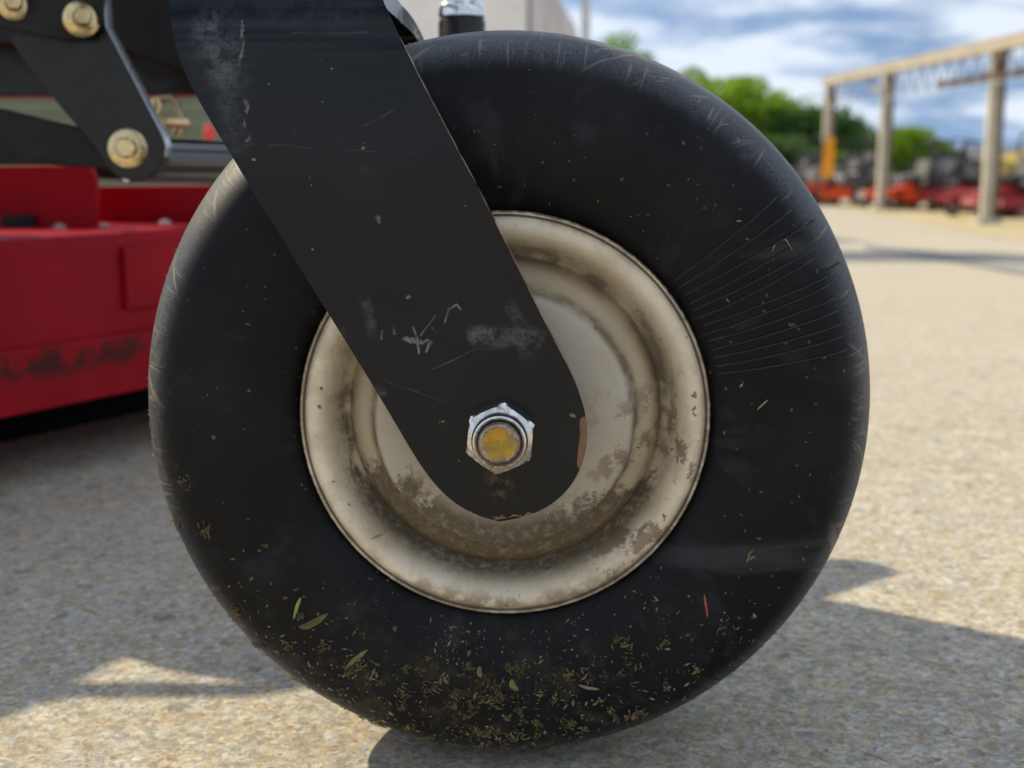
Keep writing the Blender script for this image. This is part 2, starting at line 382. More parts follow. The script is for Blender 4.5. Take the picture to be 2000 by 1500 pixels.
# vent nubs left by the mould
nub = MB(); nub.lathe([(0.0014, -0.0003), (0.0013, 0.0003), (0.0009, 0.0008), (0.00001, 0.00095)], 10); nub_me = nub.mesh('vent_nub', M_RIB, 60)
for px, py in ((1263, 262), (1368, 290), (1305, 362), (1430, 363), (1375, 407), (1265, 420), (1590, 720), (1592, 790), (1582, 845), (1555, 910), (1462, 957), (1545, 982), (925, 258), (1120, 352), (1655, 828), (655, 352), (520, 560)):
    r, a = wall_px(px, py); o = link('vent_nub', nub_me, tyre); p = on_wall(r, a)
    e = on_wall(r + .002, a) - on_wall(r - .002, a); tng = Vector((-math.sin(a), 0, math.cos(a))); n = tng.cross(e).normalized()
    if n.y > 0: n = -n
    o.matrix_world = axis_frame(p, n) @ Matrix.Scale(rnd.uniform(0.75, 1.1), 4)
# worn moulded lettering, no longer readable: a few low strokes
for pts in (((948, 1322), (966, 1366)), ((985, 1322), (968, 1366)), ((1008, 1326), (1004, 1362)), ((1008, 1326), (1024, 1330)), ((1048, 1330), (1046, 1364)), ((1068, 1326), (1090, 1332)),
            ((1090, 1332), (1092, 1352)), ((1092, 1352), (1070, 1360)), ((1108, 1324), (1120, 1356)), ((1150, 1310), (1158, 1342)), ((1178, 1306), (1200, 1298)), ((1178, 1306), (1186, 1334))):
    (r0, a0), (r1, a1) = wall_px(*pts[0]), wall_px(*pts[1]); rib(r0, r1, a0, a1, 0.0009, 0.0006, 'moulded_stroke', M_RIB, 0, 8)

# ---- rim
def mat_rim():
    t = NT('cream_rim_paint'); o = t.tc.outputs['Object']; s = t.sep(o)
    rr = t.vmath('LENGTH', t.vmath('MULTIPLY', t.vmath('SUBTRACT', o, (0, 0, RW)), (1, 0, 1)))
    n = t.noise(60, 6, 0.65); n2 = t.noise(260, 5, 0.7); n3 = t.noise(18, 4, 0.6); spots = t.noise(150, 2, 0.5)
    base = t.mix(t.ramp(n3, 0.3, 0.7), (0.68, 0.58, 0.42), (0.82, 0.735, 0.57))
    base = t.mix(t.ramp(rr, .0765, .0735, 0, 0.72), base, t.mix(t.ramp(rr, .062, .060), (0.29, 0.225, 0.13), (0.33, 0.305, 0.25)))  # inner dish colour darkened: dirt film, with shade behind the fork painted in
    base = t.mix(t.ramp(n, 0.46, 0.70, 0, 0.45), base, (0.46, 0.36, 0.23))
    base = t.mix(t.ramp(n2, 0.55, 0.75, 0, 0.4), base, (0.34, 0.26, 0.17))
    # mud and old clippings that settled in the lower part of the dish and along the creases
    z = t.math('ADD', s[2], t.math('MULTIPLY', t.math('SUBTRACT', n, 0.5), 0.075))
    zz2 = t.math('ADD', s[2], t.math('MULTIPLY', t.math('SUBTRACT', t.noise(42, 9, 0.74), 0.5), 0.11))
    bowl = t.math('MULTIPLY', t.ramp(zz2, 0.152, 0.141), t.math('MULTIPLY', t.ramp(rr, 0.0835, 0.0775), t.ramp(rr, 0.040, 0.052)))
    crease = t.math('MULTIPLY', t.math('MAXIMUM', t.ramp(t.math('ABSOLUTE', t.math('SUBTRACT', rr, 0.0757)), 0.0075, 0.0015), t.ramp(t.math('ABSOLUTE', t.math('SUBTRACT', rr, 0.0612)), 0.0034, 0.0005)), t.ramp(n, 0.36, 0.60, 0.12, 1.0))
    dirt = t.math('MAXIMUM', t.math('MULTIPLY', bowl, t.ramp(n2, 0.30, 0.58, 0.55, 1.0)), t.math('MULTIPLY', crease, t.ramp(s[2], 0.24, 0.15, 0.62, 0.9)))
    dcol = t.mix(t.ramp(n2, 0.35, 0.65), (0.035, 0.030, 0.016), (0.115, 0.080, 0.045))
    base = t.mix(t.math('MULTIPLY', dirt, 0.93), base, dcol)
    side = t.math('MULTIPLY', t.ramp(t.noise(38, 9, 0.76, vec=t.vmath('ADD', o, (3, 1, 2))), 0.53, 0.58), t.math('MULTIPLY', t.ramp(s[0], 0.02, 0.06), t.ramp(s[2], 0.215, 0.17)))
    base = t.mix(t.math('MULTIPLY', side, 0.8), base, (0.17, 0.11, 0.065))
    lowrim = t.math('MULTIPLY', t.math('MULTIPLY', t.ramp(s[2], 0.125, 0.088), t.ramp(n, 0.40, 0.56)), t.ramp(rr, .083, .089))
    base = t.mix(t.math('MULTIPLY', lowrim, 0.7), base, (0.20, 0.14, 0.085))
    base = t.mix(t.ramp(spots, 0.70, 0.74, 0, 0.8), base, (0.09, 0.06, 0.04))
    base = t.mix(t.math('MULTIPLY', t.ramp(rr, .0905, .0940), t.ramp(n, 0.40, 0.62, 0.15, 0.75)), base, (0.30, 0.225, 0.14))
    gro_ = t.ramp(t.math('ABSOLUTE', t.math('SUBTRACT', rr, .0938)), .0009, .0002)
    base = t.mix(t.math('MULTIPLY', gro_, 0.85), base, (0.05, 0.04, 0.03))
    lip = t.ramp(rr, .0946, .0956)
    base = t.mix(t.math('MULTIPLY', lip, t.ramp(n2, 0.35, 0.58, 0.25, 0.95)), base, (0.085, 0.06, 0.045))
    h = t.math('ADD', t.math('MULTIPLY', n2, 0.5), t.math('MULTIPLY', dirt, 0.8))
    return t.done(base, t.math('ADD', 0.42, t.math('MULTIPLY', dirt, 0.45)), normal=t.bump(h, 0.3, 0.0006), spec=0.4)
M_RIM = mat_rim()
RIM = [(.0900, -.0440), (.0945, -.0455), (.0960, -.0500), (.0960, -.0535), (.0955, -.0547), (.0946, -.0548), (.0941, -.0538), (.0936, -.0537), (.0930, -.0546), (.0914, -.0563), (.0893, -.0570), (.0872, -.0568), (.0850, -.0556),
       (.0830, -.0530), (.0812, -.0494), (.0796, -.0452), (.0780, -.0412), (.0765, -.0382), (.0754, -.0370), (.0747, -.0374), (.0738, -.0400), (.0722, -.0434), (.0700, -.0466),
       (.0672, -.0490), (.0642, -.0501), (.0624, -.0501), (.0617, -.0506), (.0611, -.0535), (.0605, -.0572), (.0594, -.0602), (.0576, -.0619), (.0550, -.0627),
       (.050, -.0635), (.042, -.0640), (.030, -.0640), (.0285, -.0645), (.0270, -.0700), (.0260, -.0760), (.0150, -.0765), (.0080, -.0765)]
rb = MB(); rb.lathe([(r, -y) for r, y in RIM], 160, Matrix.Translation(AX) @ FRONT)
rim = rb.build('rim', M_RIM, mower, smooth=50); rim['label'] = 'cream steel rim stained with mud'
rim.modifiers.new('thick', 'SOLIDIFY').thickness = 0.002; rim.modifiers['thick'].offset = -1

# ---- fork: a flat strap bent to a U over the tyre
Y_F = -.0895
OUTL = [(322, 0), (333, 60), (345, 105), (362, 150), (385, 195), (420, 250), (450, 300), (480, 352), (520, 415), (560, 480), (600, 547), (640, 610), (690, 690), (740, 772), (780, 838), (805, 885), (835, 935), (868, 972), (905, 998), (940, 1013), (975, 1019)]
OUTR = [(748, 0), (775, 60), (800, 115), (835, 185), (870, 250), (905, 315), (940, 380), (965, 430), (990, 480), (1015, 530), (1040, 580), (1065, 635), (1090, 680), (1120, 730), (1140, 780), (1152, 830), (1150, 870), (1140, 915), (1118, 955), (1085, 985), (1050, 1005), (1010, 1015), (975, 1019)]
def xz(pts):
    q = [(P(x, y, Y_F).x, P(x, y, Y_F).z) for x, y in pts]
    for _ in range(2): q = [q[0]] + [((a[0] + 2 * b[0] + c[0]) / 4, (a[1] + 2 * b[1] + c[1]) / 4) for a, b, c in zip(q, q[1:], q[2:])] + [q[-1]]
    o_ = []
    for i in range(len(q) - 1):                  # Catmull-Rom resample
        p0, p1, p2, p3 = q[max(i - 1, 0)], q[i], q[i + 1], q[min(i + 2, len(q) - 1)]
        for k in range(6):
            u = k / 6; o_.append(tuple(0.5 * (2 * p1[c] + (p2[c] - p0[c]) * u + (2 * p0[c] - 5 * p1[c] + 4 * p2[c] - p3[c]) * u * u + (3 * p1[c] - p0[c] - 3 * p2[c] + p3[c]) * u ** 3) for c in (0, 1)))
    return o_ + [q[-1]]
LX, RX = xz(OUTL), xz(OUTR)
def at_z(poly, z):
    if z >= poly[0][1]:
        (x0, z0), (x1, z1) = poly[0], poly[1]; return x0 + (x0 - x1) / (z0 - z1) * (z - z0) * 0.75
    for (x0, z0), (x1, z1) in zip(poly, poly[1:]):
        if z1 <= z <= z0: return x0 + (x1 - x0) * (z0 - z) / max(z0 - z1, 1e-9)
    return poly[-1][0]
ZB = P(540, 105, Y_F).z; ZMIN = LX[-1][1]; RHO = 0.037
def strap_path():
    st = []
    n = 110
    for i in range(n + 1):
        u = i / n; z = ZMIN + 1e-5 + (ZB - ZMIN) * (u ** 1.7); st.append((Y_F, z, z))
    for i in range(1, 17):
        f = rad(90) * i / 16; st.append((Y_F + RHO * (1 - math.cos(f)), ZB + RHO * math.sin(f), ZB + RHO * f))
    last = st[-1]; mid = [(y, z, s) for y, z, s in st]
    return mid, last
st, last = strap_path()
full = st + [(-y, z, s) for y, z, s in st[::-1]]
fb = MB(); NC = 14; top_s = ZB + RHO * rad(90)
for y, z, s in full:
    xl, xr = at_z(LX, min(s, ZB + .05)), at_z(RX, min(s, ZB + .05))
    for k in range(NC + 1): fb.vert((xl + (xr - xl) * k / NC, y, z))
for j in range(len(full) - 1):
    for k in range(NC): fb.face((j * (NC + 1) + k, j * (NC + 1) + k + 1, (j + 1) * (NC + 1) + k + 1, (j + 1) * (NC + 1) + k))

def mat_fork():
    t = NT('black_powder_coat'); o = t.tc.outputs['Object']; s = t.sep(o)
    flat = t.comb(s[0], 0.0, s[2])
    wob = t.vmath('ADD', flat, t.vmath('SCALE', t.vmath('SUBTRACT', t.noise(170, 4, 0.6, out='Color'), (0.5, 0.5, 0.5)), scale=0.0075))
    wob2 = t.vmath('ADD', flat, t.vmath('SCALE', t.vmath('SUBTRACT', t.noise(60, 2, 0.5, out='Color'), (0.5, 0.5, 0.5)), scale=0.003))
    n1 = t.noise(900, 4, 0.7); n2 = t.noise(24, 5, 0.6); n3 = t.noise(330, 3, 0.6)
    streakh = t.noise(1, 4, 0.65, vec=t.vmath('MULTIPLY', flat, (60, 1, 900)))
    def seg(p, q, w, src, k=1.0, inner=0.0):
        a, b = P(*p, Y_F), P(*q, Y_F); ba = Vector((b.x - a.x, 0, b.z - a.z)); av = (a.x, 0, a.z)
        pa = t.vmath('SUBTRACT', src, av); h = t.math('MULTIPLY', t.vmath('DOT_PRODUCT', pa, tuple(ba)), 1 / ba.length_squared, clamp=True)
        d = t.vmath('LENGTH', t.vmath('SUBTRACT', pa, t.vmath('SCALE', tuple(ba), scale=h)))
        return t.math('MULTIPLY', t.ramp(d, w, inner * w), k)
    def mx(lst):
        r = lst[0]
        for q in lst[1:]: r = t.math('MAXIMUM', r, q)
        return r
    soft = mx([seg((415, 65), (440, 140), .0150, wob, 0.85), seg((440, 190), (462, 275), .008, wob, 0.45), seg((935, 655), (960, 660), .0065, wob, 1.0, .25), seg((975, 655), (1040, 660), .0065, wob, 0.75, .2), seg((1000, 600), (1030, 690), .0050, wob, 0.6),
               seg((712, 590), (728, 655), .0032, wob, 0.55), seg((735, 760), (748, 768), .0028, wob, 0.5), seg((405, 20), (700, 25), .011, wob, 0.16), seg((665, 640), (672, 655), .0025, wob, .4), seg((715, 325), (720, 330), .0045, wob, 0.25)])
    hard = mx([seg((472, 48), (470, 130), .0013, wob, .95), seg((478, 195), (488, 285), .0011, wob, .6), seg((797, 581), (800, 579), .0012, wob2, 1.0), seg((868, 630), (876, 606), .0007, wob2, 1), seg((876, 606), (892, 596), .0007, wob2, 1),
               seg((892, 596), (900, 604), .0006, wob2, 1), seg((806, 640), (812, 655), .0008, wob2, .9), seg((793, 660), (838, 668), .0014, wob, .9), seg((814, 660), (819, 692), .0008, wob2, .9), seg((838, 668), (832, 690), .0008, wob2, .8),
               seg((820, 656), (848, 618), .0006, wob2, .8), seg((770, 638), (771, 650), .0008, wob2, .9), seg((747, 645), (745, 660), .0008, wob2, .7), seg((842, 640), (860, 658), .0004, wob2, .7), seg((845, 722), (930, 682), .0006, wob2, .35),
               seg((640, 282), (790, 205), .0006, wob2, .16), seg((520, 283), (820, 300), .0005, wob2, .14), seg((560, 66), (720, 62), .0008, wob2, .12), seg((740, 737), (880, 790), .0005, wob2, .22), seg((735, 428), (745, 438), .0012, wob, .55)])
    base = t.mix(t.ramp(n2, 0.3, 0.72), (0.0026, 0.0034, 0.0060), (0.0056, 0.0068, 0.0100))
    base = t.mix(t.math('MULTIPLY', soft, t.math('MULTIPLY', t.ramp(streakh, 0.30, 0.66, 0.6, 1.0), t.ramp(t.noise(140, 9, 0.80), 0.40, 0.60, 0.05, 1.0))), base, (0.098, 0.107, 0.124))
    base = t.mix(t.math('MULTIPLY', hard, t.ramp(n3, 0.34, 0.6, 0.35, 1.0)), base, (0.21, 0.215, 0.22))
    sp = t.noise(230, 2, 0.4); base = t.mix(t.ramp(sp, 0.765, 0.785, 0, 0.55), base, (0.30, 0.27, 0.22))
    # rust where the coat has chipped: the right edge, the bottom edge and a run below the nut
    chip = mx([seg((1147, 828), (1141, 905), .0042, wob2, 1.0, .5), seg((1130, 940), (1100, 975), .0016, wob, .9), seg((880, 990), (930, 1010), .0020, wob, .8), seg((940, 1014), (1060, 1003), .0013, wob, .7)])
    base = t.mix(t.ramp(chip, 0.25, 0.5), base, t.mix(n3, (0.13, 0.055, 0.03), (0.27, 0.15, 0.10)))
    run = t.math('MULTIPLY', seg((968, 930), (985, 962), .0085, wob, 1.0), t.ramp(n3, 0.42, 0.66))
    base = t.mix(t.math('MULTIPLY', run, 0.6), base, (0.16, 0.095, 0.035))
    # bare, dusty steel along the cut edge, brightened in the colour like a sunlit edge
    geo = t.n.new('ShaderNodeNewGeometry'); 
    nv_ = t.sep(geo.outputs['True Normal']); ny = t.math('MAXIMUM', t.math('ABSOLUTE', nv_[0]), t.math('MULTIPLY', nv_[2], t.ramp(s[2], 0.20, 0.18, 0.0, -1.0)))
    cut = t.math('MULTIPLY', t.ramp(ny, 0.25, 0.45), t.ramp(s[2], ZB + .03, ZB + .02))
    edge = t.math('MULTIPLY', cut, t.ramp(t.noise(120, 6, 0.75), 0.42, 0.54))
    base = t.mix(t.math('MULTIPLY', edge, 0.85), base, (0.46, 0.37, 0.25))
    ro = t.math('ADD', t.math('ADD', t.ramp(n2, 0.3, 0.7, 0.27, 0.36), t.math('MULTIPLY', soft, 0.28)), t.math('MULTIPLY', edge, 0.3))
    return t.done(base, ro, normal=t.bump(t.math('ADD', t.math('MULTIPLY', n1, 0.5), n3), 0.10, 0.0005), spec=0.08, coat=(0.42, 0.13))
M_FORK = mat_fork()
fork = fb.build('caster_fork', M_FORK, mower, smooth=40)
fork['label'] = 'scuffed black steel caster fork'
so = fork.modifiers.new('thick', 'SOLIDIFY'); so.thickness = 0.0095; so.offset = -1.0; so.use_even_offset = True
bv = fork.modifiers.new('bevel', 'BEVEL'); bv.width = 0.0012; bv.segments = 1; bv.limit_method = 'ANGLE'; bv.angle_limit = rad(50)

es = fork.modifiers.new('split', 'EDGE_SPLIT'); es.split_angle = rad(33)
M_BLACK = plain('black_paint', (0.008, 0.008, 0.0083), 0.32, 0, 0.3, 30, 0.4)
M_BLACKD = plain('dusty_black_paint', (0.010, 0.009, 0.0085), 0.55, 0, 0.5, 25, 0.3)
def mat_metal(name, c1, c2, rough, scale=300):
    t = NT(name); n = t.noise(scale, 5, 0.65); return t.done(t.mix(t.ramp(n, 0.35, 0.68), c1, c2), t.ramp(n, 0.3, 0.7, rough - 0.08, rough + 0.14), 1.0, normal=t.bump(n, 0.12, 0.0003))
def mat_zinc():
    t = NT('zinc_nut'); s = t.sep(t.tc.outputs['Object']); n = t.noise(420, 5, 0.7)
    low = t.math('MULTIPLY', t.ramp(s[2], 0.181, 0.169), t.ramp(n, 0.34, 0.58))
    c = t.mix(t.ramp(n, 0.4, 0.7), (0.74, 0.74, 0.72), (0.52, 0.48, 0.40)); c = t.mix(t.math('MULTIPLY', low, 0.85), c, (0.20, 0.12, 0.06))
    return t.done(c, t.math('ADD', 0.24, t.math('MULTIPLY', low, 0.4)), t.ramp(low, 0, 1, 1.0, 0.2), normal=t.bump(n, 0.12, 0.0003))
M_ZINC = mat_zinc()
def mat_bolt_end():
    t = NT('yellow_marked_bolt'); o = t.tc.outputs['Object']
    rr = t.vmath('LENGTH', t.vmath('MULTIPLY', t.vmath('SUBTRACT', o, (0, 0, RW)), (1, 0, 1))); n = t.noise(500, 5, 0.7); n2 = t.noise(160, 4, 0.6)
    pm = t.ramp(t.math('ADD', rr, t.math('MULTIPLY', t.math('SUBTRACT', n2, 0.5), 0.0035)), 0.0074, 0.0062)
    c = t.mix(t.ramp(n, 0.38, 0.66), (0.42, 0.36, 0.28), (0.20, 0.13, 0.08))
    y = t.mix(t.ramp(n2, 0.38, 0.62), (0.50, 0.27, 0.015), (0.30, 0.20, 0.03)); y = t.mix(t.ramp(n, 0.56, 0.72, 0, .6), y, (0.10, 0.06, 0.02))
    c = t.mix(pm, c, y)
    return t.done(c, t.ramp(pm, 0, 1, 0.35, 0.6), t.ramp(pm, 0, 1, 0.85, 0.0), normal=t.bump(n, 0.25, 0.0004))
M_NYL = plain('dark_nylon', (0.018, 0.016, 0.035), 0.35, 0, 0.2, 100)
# nyloc nut and bolt end
hx = MB(); n6 = 6; ph = rad(84); Rc = 0.0163
rings = []
yb = Y_F
for (k, y, circ) in ((1.0, yb, 0), (1.0, yb - .0102, 0), (0.985, yb - .0112, 0.35)):
    b0 = len(hx.v); NN = 48
    for j in range(NN):
        a = 2 * math.pi * j / NN; q = (a - ph) % (2 * math.pi / 6) - math.pi / 6; hexr = Rc * math.cos(math.pi / 6) / math.cos(q)
        rc_ = Rc * 0.985 * math.cos(math.pi / 6) * 1.01
        r = hexr if circ == 0 else min(hexr, rc_ * (1 + 0.03)); r *= k
        hx.vert((r * math.cos(a), y + (0.0009 * max(0, (hexr / (Rc * 0.866) - 1) / 0.1547) if circ == 0 and y < yb - .001 else 0), RW + r * math.sin(a)))
    rings.append(b0)
for a_, b0 in zip(rings, rings[1:]):
    for j in range(48): hx.face((a_ + j, a_ + (j + 1) % 48, b0 + (j + 1) % 48, b0 + j))
prev = rings[-1]
for r, y in ((.0124, yb - .0122), (.0121, yb - .0155), (.0115, yb - .0170), (.0107, yb - .0174), (.0099, yb - .0168), (.0097, yb - .0145)):
    b0 = len(hx.v)
    for j in range(48):
        a = 2 * math.pi * j / 48; hx.vert((r * math.cos(a), y, RW + r * math.sin(a)))
    for j in range(48): hx.face((prev + j, prev + (j + 1) % 48, b0 + (j + 1) % 48, b0 + j))
    prev = b0
nut = hx.build('axle_nut', M_ZINC, mower, smooth=28); nut['label'] = 'zinc plated hexagonal lock nut'
ny_ = MB(); ny_.lathe([(.0102, -yb + .0128), (.0100, -yb + .0150), (.0094, -yb + .0150), (.0092, -yb + .0138)], 40, Matrix.Translation(AX) @ FRONT); ny_.build('nylon_ring', M_NYL, nut)
bo = MB(); bo.lathe([(.0092, -yb + .010), (.0092, -yb + .0190), (.0087, -yb + .0207), (.0077, -yb + .0214), (.0072, -yb + .0210), (.003, -yb + .0208), (.00001, -yb + .0208)], 40, Matrix.Translation(AX) @ FRONT)
bo.build('axle_bolt', mat_bolt_end(), mower, smooth=45)['label'] = 'bolt end daubed with yellow paint'
sp_ = MB(); sp_.lathe([(.012, .080), (.012, -.080)], 24, Matrix.Translation(AX) @ FRONT); sp_.build('axle_tube', M_BLACKD, mower)
FX = (at_z(LX, ZB + .05) + at_z(RX, ZB + .05)) / 2; ZT = ZB + RHO
sp_ = MB(); sp_.lathe([(.0001, 0), (.018, 0), (.018, .10), (.030, .101), (.030, .19), (.026, .20), (.0001, .20)], 32, Matrix.Translation((FX - .045, 0, ZT + .0005)))
sp_.build('pivot_housing', M_BLACK, mower)

# ---- frame, deck and linkage on the left (the mower stands askew to the caster)
D = Vector((0.48, 0.876, 0)).normalized(); E_ = Vector((0.876, -0.48, 0)).normalized()
def mat_red():
    t = NT('red_deck_paint'); o = t.tc.outputs['Object']; s = t.sep(o); n = t.noise(35, 5, 0.65); n2 = t.noise(9, 4, 0.6)
    c = t.mix(t.ramp(n2, 0.3, 0.7), (0.28, 0.003, 0.010), (0.37, 0.005, 0.016))
    grime = t.math('MULTIPLY', t.ramp(t.math('ABSOLUTE', t.math('SUBTRACT', s[2], 0.112)), 0.022, 0.003), t.ramp(t.noise(26, 6, 0.7), 0.44, 0.58))
    c = t.mix(t.math('MULTIPLY', grime, 0.85), c, (0.035, 0.015, 0.015))
    c = t.mix(t.ramp(n, 0.6, 0.8, 0, 0.3), c, (0.16, 0.05, 0.045))
    return t.done(c, t.ramp(n, 0.3, 0.7, 0.42, 0.58), spec=0.12, normal=t.bump(t.noise(12, 3), 0.15, 0.004))
M_RED = mat_red()
DK = P(0, 815, 0.47); DK = Vector((DK.x, 0.47, 0.0))
zb_, zt_ = P(0, 815, .47).z, P(0, 468, .47).z; zg = P(0, 690, .47).z
def dkp(u, w, z): return DK + D * u - E_ * w + Vector((0, 0, z))     # u along the deck edge, w inward (away to the left)
def strip(profile, u0, u1, nseg=1):
    b = MB(); n = len(profile)
    for i in range(nseg + 1):
        u = u0 + (u1 - u0) * i / nseg
        for w, z in profile: b.vert(dkp(u, w, z))
    for i in range(nseg):
        for k in range(n):
            k2 = (k + 1) % n; b.face((i * n + k, i * n + k2, (i + 1) * n + k2, (i + 1) * n + k))
    b.face(list(range(n))[::-1]); b.face([nseg * n + k for k in range(n)])
    return b
U0, U1 = -0.33, 1.3
deck = strip([(0.0, zg), (0.0, zt_ - .008), (.003, zt_ - .002), (.010, zt_), (1.1, zt_ + .004), (1.1, zb_), (1.094, zb_), (1.094, zt_ - .004), (.016, zt_ - .008), (.007, zt_ - .012), (.007, zg)], U0, U1).build('deck_shell', M_RED, mower, smooth=30, bevel=0.0015)
deck['label'] = 'red painted mower deck wall with grime'
strip([(-.006, zb_ - .0), (-.006, zg - .001), (.004, zg + .006), (.006, zg + .006), (.006, zb_)], U0 - .004, U1).build('lower_skirt', M_RED, deck, bevel=0.002)
b = MB(); b.box(dkp(.23, -.003, (zt_ + zg) / 2 + .004), (.16, .006, (zt_ - zg) * .62), Matrix.Rotation(math.atan2(D.y, D.x), 3, 'Z')); b.build('wear_plate', M_RED, deck, bevel=0.002)
for uu in (U0 + .006, U1 - .006):
    b = MB(); b.box(dkp(uu, .55, (zt_ + zb_) / 2 - .005), (.006, 1.075, zt_ - zb_ - .004), Matrix.Rotation(math.atan2(D.y, D.x), 3, 'Z')); b.build('deck_end_wall', M_RED, deck)
b = strip([(.045, .034), (.045, zb_ + .06), (.051, zb_ + .06), (.051, .034)], U0 + .02, U1 - .02).build('deck_shade_strip', plain('deck_shade_black', (0.003, 0.003, 0.003), 0.95, 0, 0.2, 20, 0.05), deck)  # black strip added inside the deck edge to stand in for deep shade
# unseen plates added beyond the picture edges, shaped to shade the ground round the wheel
def shadow_plate(name, pxs, Yp, th, mat):       # a plate in the plane Yp, laid out from where its shadow edge lies on the ground
    q = []
    for x, y in pxs:
        gpt = G(x, y); h = (Yp - gpt.y) / (SUN.y / SUN.z); q.append(Vector((gpt.x + h * SUN.x / SUN.z, Yp, max(h, .24))))
    b = MB(); b.prism(q, (0, 0, 0), (0, th, 0)); return b.build(name, mat, mower)
# brackets that stand on the deck
def plate_px(name, pts, Y, th, mat, parent=mower, slope=0.0, bevel=0.0015):
    q = [P(x, y, Y) for x, y in pts]; x0 = q[0].x
    q = [Vector((p.x, p.y + (p.x - x0) * slope, p.z)) for p in q]
    b = MB(); b.prism(q, (0, 0, 0), (0, th, 0)); return b.build(name, mat, parent, smooth=30, bevel=bevel)
plate_px('deck_bracket', [(-120, 326), (176, 322), (189, 352), (189, 447), (-120, 452)], 0.66, .008, M_RED)
plate_px('deck_bracket', [(184, 364), (470, 362), (470, 444), (184, 447)], 0.76, .008, M_RED)
plate_px('slot_cover', [(2, 421), (68, 420), (68, 447), (2, 449)], 0.652, .004, M_BLACKD)
plate_px('idler_plate', [(120, 320), (300, 330), (470, 345), (470, 362), (200, 350), (120, 338)], 0.72, .02, M_BLACKD)
for px, py, r in ((116, 443, .007), (205, 440, .005), (322, 434, .006)):
    b = MB(); p = P(px, py, .63); b.lathe([(.0001, r * .8), (r * .45, r * .75), (r * .5, r * .5), (r, r * .45), (r, 0), (.0001, 0)], 14, Matrix.Translation((p.x, p.y, p.z - r * .3))); b.build('deck_bolt', mat_metal('dull_steel', (.5, .45, .45), (.3, .25, .25), .5) if px == 116 else bpy.data.materials['dull_steel'], mower)
# link plate with its bolts
M_GOLD = mat_metal('gold_zinc', (0.80, 0.62, 0.30), (0.62, 0.50, 0.32), 0.30)
YL = 0.30
lk = plate_px('lift_link', [(20, 78), (60, 30), (120, 20), (172, -60), (200, -60), (208, 52), (262, 155), (317, 262), (325, 285), (322, 306), (308, 332), (284, 350), (258, 353), (228, 346), (206, 325), (188, 292), (110, 200)], YL, .015, M_BLACK)
lk.data.materials.append(mat_metal('sky_glint_edge', (0.72, 0.74, 0.78), (0.55, 0.56, 0.60), 0.32))  # pale metal put on the right edge to imitate its sky reflection
for f_ in lk.data.polygons:
    if abs(f_.normal.y) < 0.5 and f_.normal.x > 0.3 and f_.center.z > P(300, 300, YL).z: f_.material_index = 1
link2 = plate_px('lift_arm', [(-60, 205), (0, 212), (70, 230), (140, 246), (215, 270), (290, 300), (262, 344), (210, 330), (100, 322), (-60, 322)], YL + .03, .012, M_BLACKD)
def bolt_head(px, py, Y, r, mat, name='flange_bolt', hexk=0.52, L=1.0, d=(0.12, -1, 0.05)):
    b = MB(); c = P(px, py, Y); F = axis_frame(c, d)
    b.lathe([(.0001, 0), (r, 0), (r, r * .12 * L), (r * .82, r * .22 * L), (r * hexk, r * .26 * L)], 32, F)
    b.lathe([(r * hexk * 1.06, r * .2 * L), (r * hexk * 1.06, r * .72 * L), (r * hexk * .9, r * .82 * L), (.0001, r * .80 * L)], 6, F)
    return b.build(name, mat, mower, smooth=28, bevel=r * .02)
bolt_head(250, 290, YL, .0142, M_GOLD)['label'] = 'gold flange bolt at the lower link pivot'
bolt_head(158, 38, YL - .012, .0125, M_GOLD, L=1.8, d=(0.45, -1, 0.05))
bolt_head(26, 8, YL - .012, .0115, M_GOLD, L=1.5, d=(0.45, -1, 0.05))
# chassis rail: upper plate near the bolts, rail behind
plate_px('chassis_plate', [(-200, -60), (200, -60), (196, 40), (172, 76), (120, 78), (0, 52), (-200, 40)], YL - .012, .010, M_BLACKD)
rail_pts = [(-500, 10), (-500, 60), (110, 92), (250, 102), (372, 150), (470, 196), (548, 210), (548, -150), (-500, -150)]
plate_px('chassis_rail', rail_pts, 0.434, .05, M_BLACKD, bevel=0.003)
plate_px('chassis_rail', [(-500, 60), (-500, 189), (120, 188), (392, 184), (392, 60)], 0.50, .05, M_BLACK)
shadow_plate('left_shade_plate', [(-300, 1190), (640, 1190), (640, 1320), (480, 1336), (330, 1312), (245, 1284), (135, 1343), (-10, 1412), (-300, 1540)], 0.434, .006, M_BLACKD)  # added plates out of view, outlined from the ground shade they throw
shadow_plate('rear_shade_plate', [(-300, 1040), (640, 1040), (640, 1215), (-300, 1215)], 0.62, .006, M_BLACKD)
shadow_plate('shade_bar', [(-40, 1400), (135, 1342), (500, 1345), (620, 1318), (640, 1325), (580, 1350), (500, 1364), (150, 1366), (70, 1378), (-40, 1432)], 0.436, .006, M_BLACKD)
shadow_plate('right_shade_plate', [(1562, 1203), (2000, 1302), (2250, 1352), (2250, 1750), (1050, 1750), (1000, 1420), (1250, 1330)], 0.436, .01, M_BLACKD)
# tie tube that runs behind the wheel
ta, tb_ = P(322, 314, 0.335), Vector((-.055, .500, .290))
t_ = MB(); dirv = (tb_ - ta).normalized(); t_.tube([ta - dirv * .03, ta + (tb_ - ta) * .5, tb_ - dirv * .012, tb_ - dirv * .004, tb_], [.0165, .0165, .0165, .013, .004], 24); t_.build('tie_tube', NT('gloss_black_tube').done((0.010, 0.011, 0.013), 0.13, spec=0.9, coat=(0.8, 0.06)), mower, smooth=40)
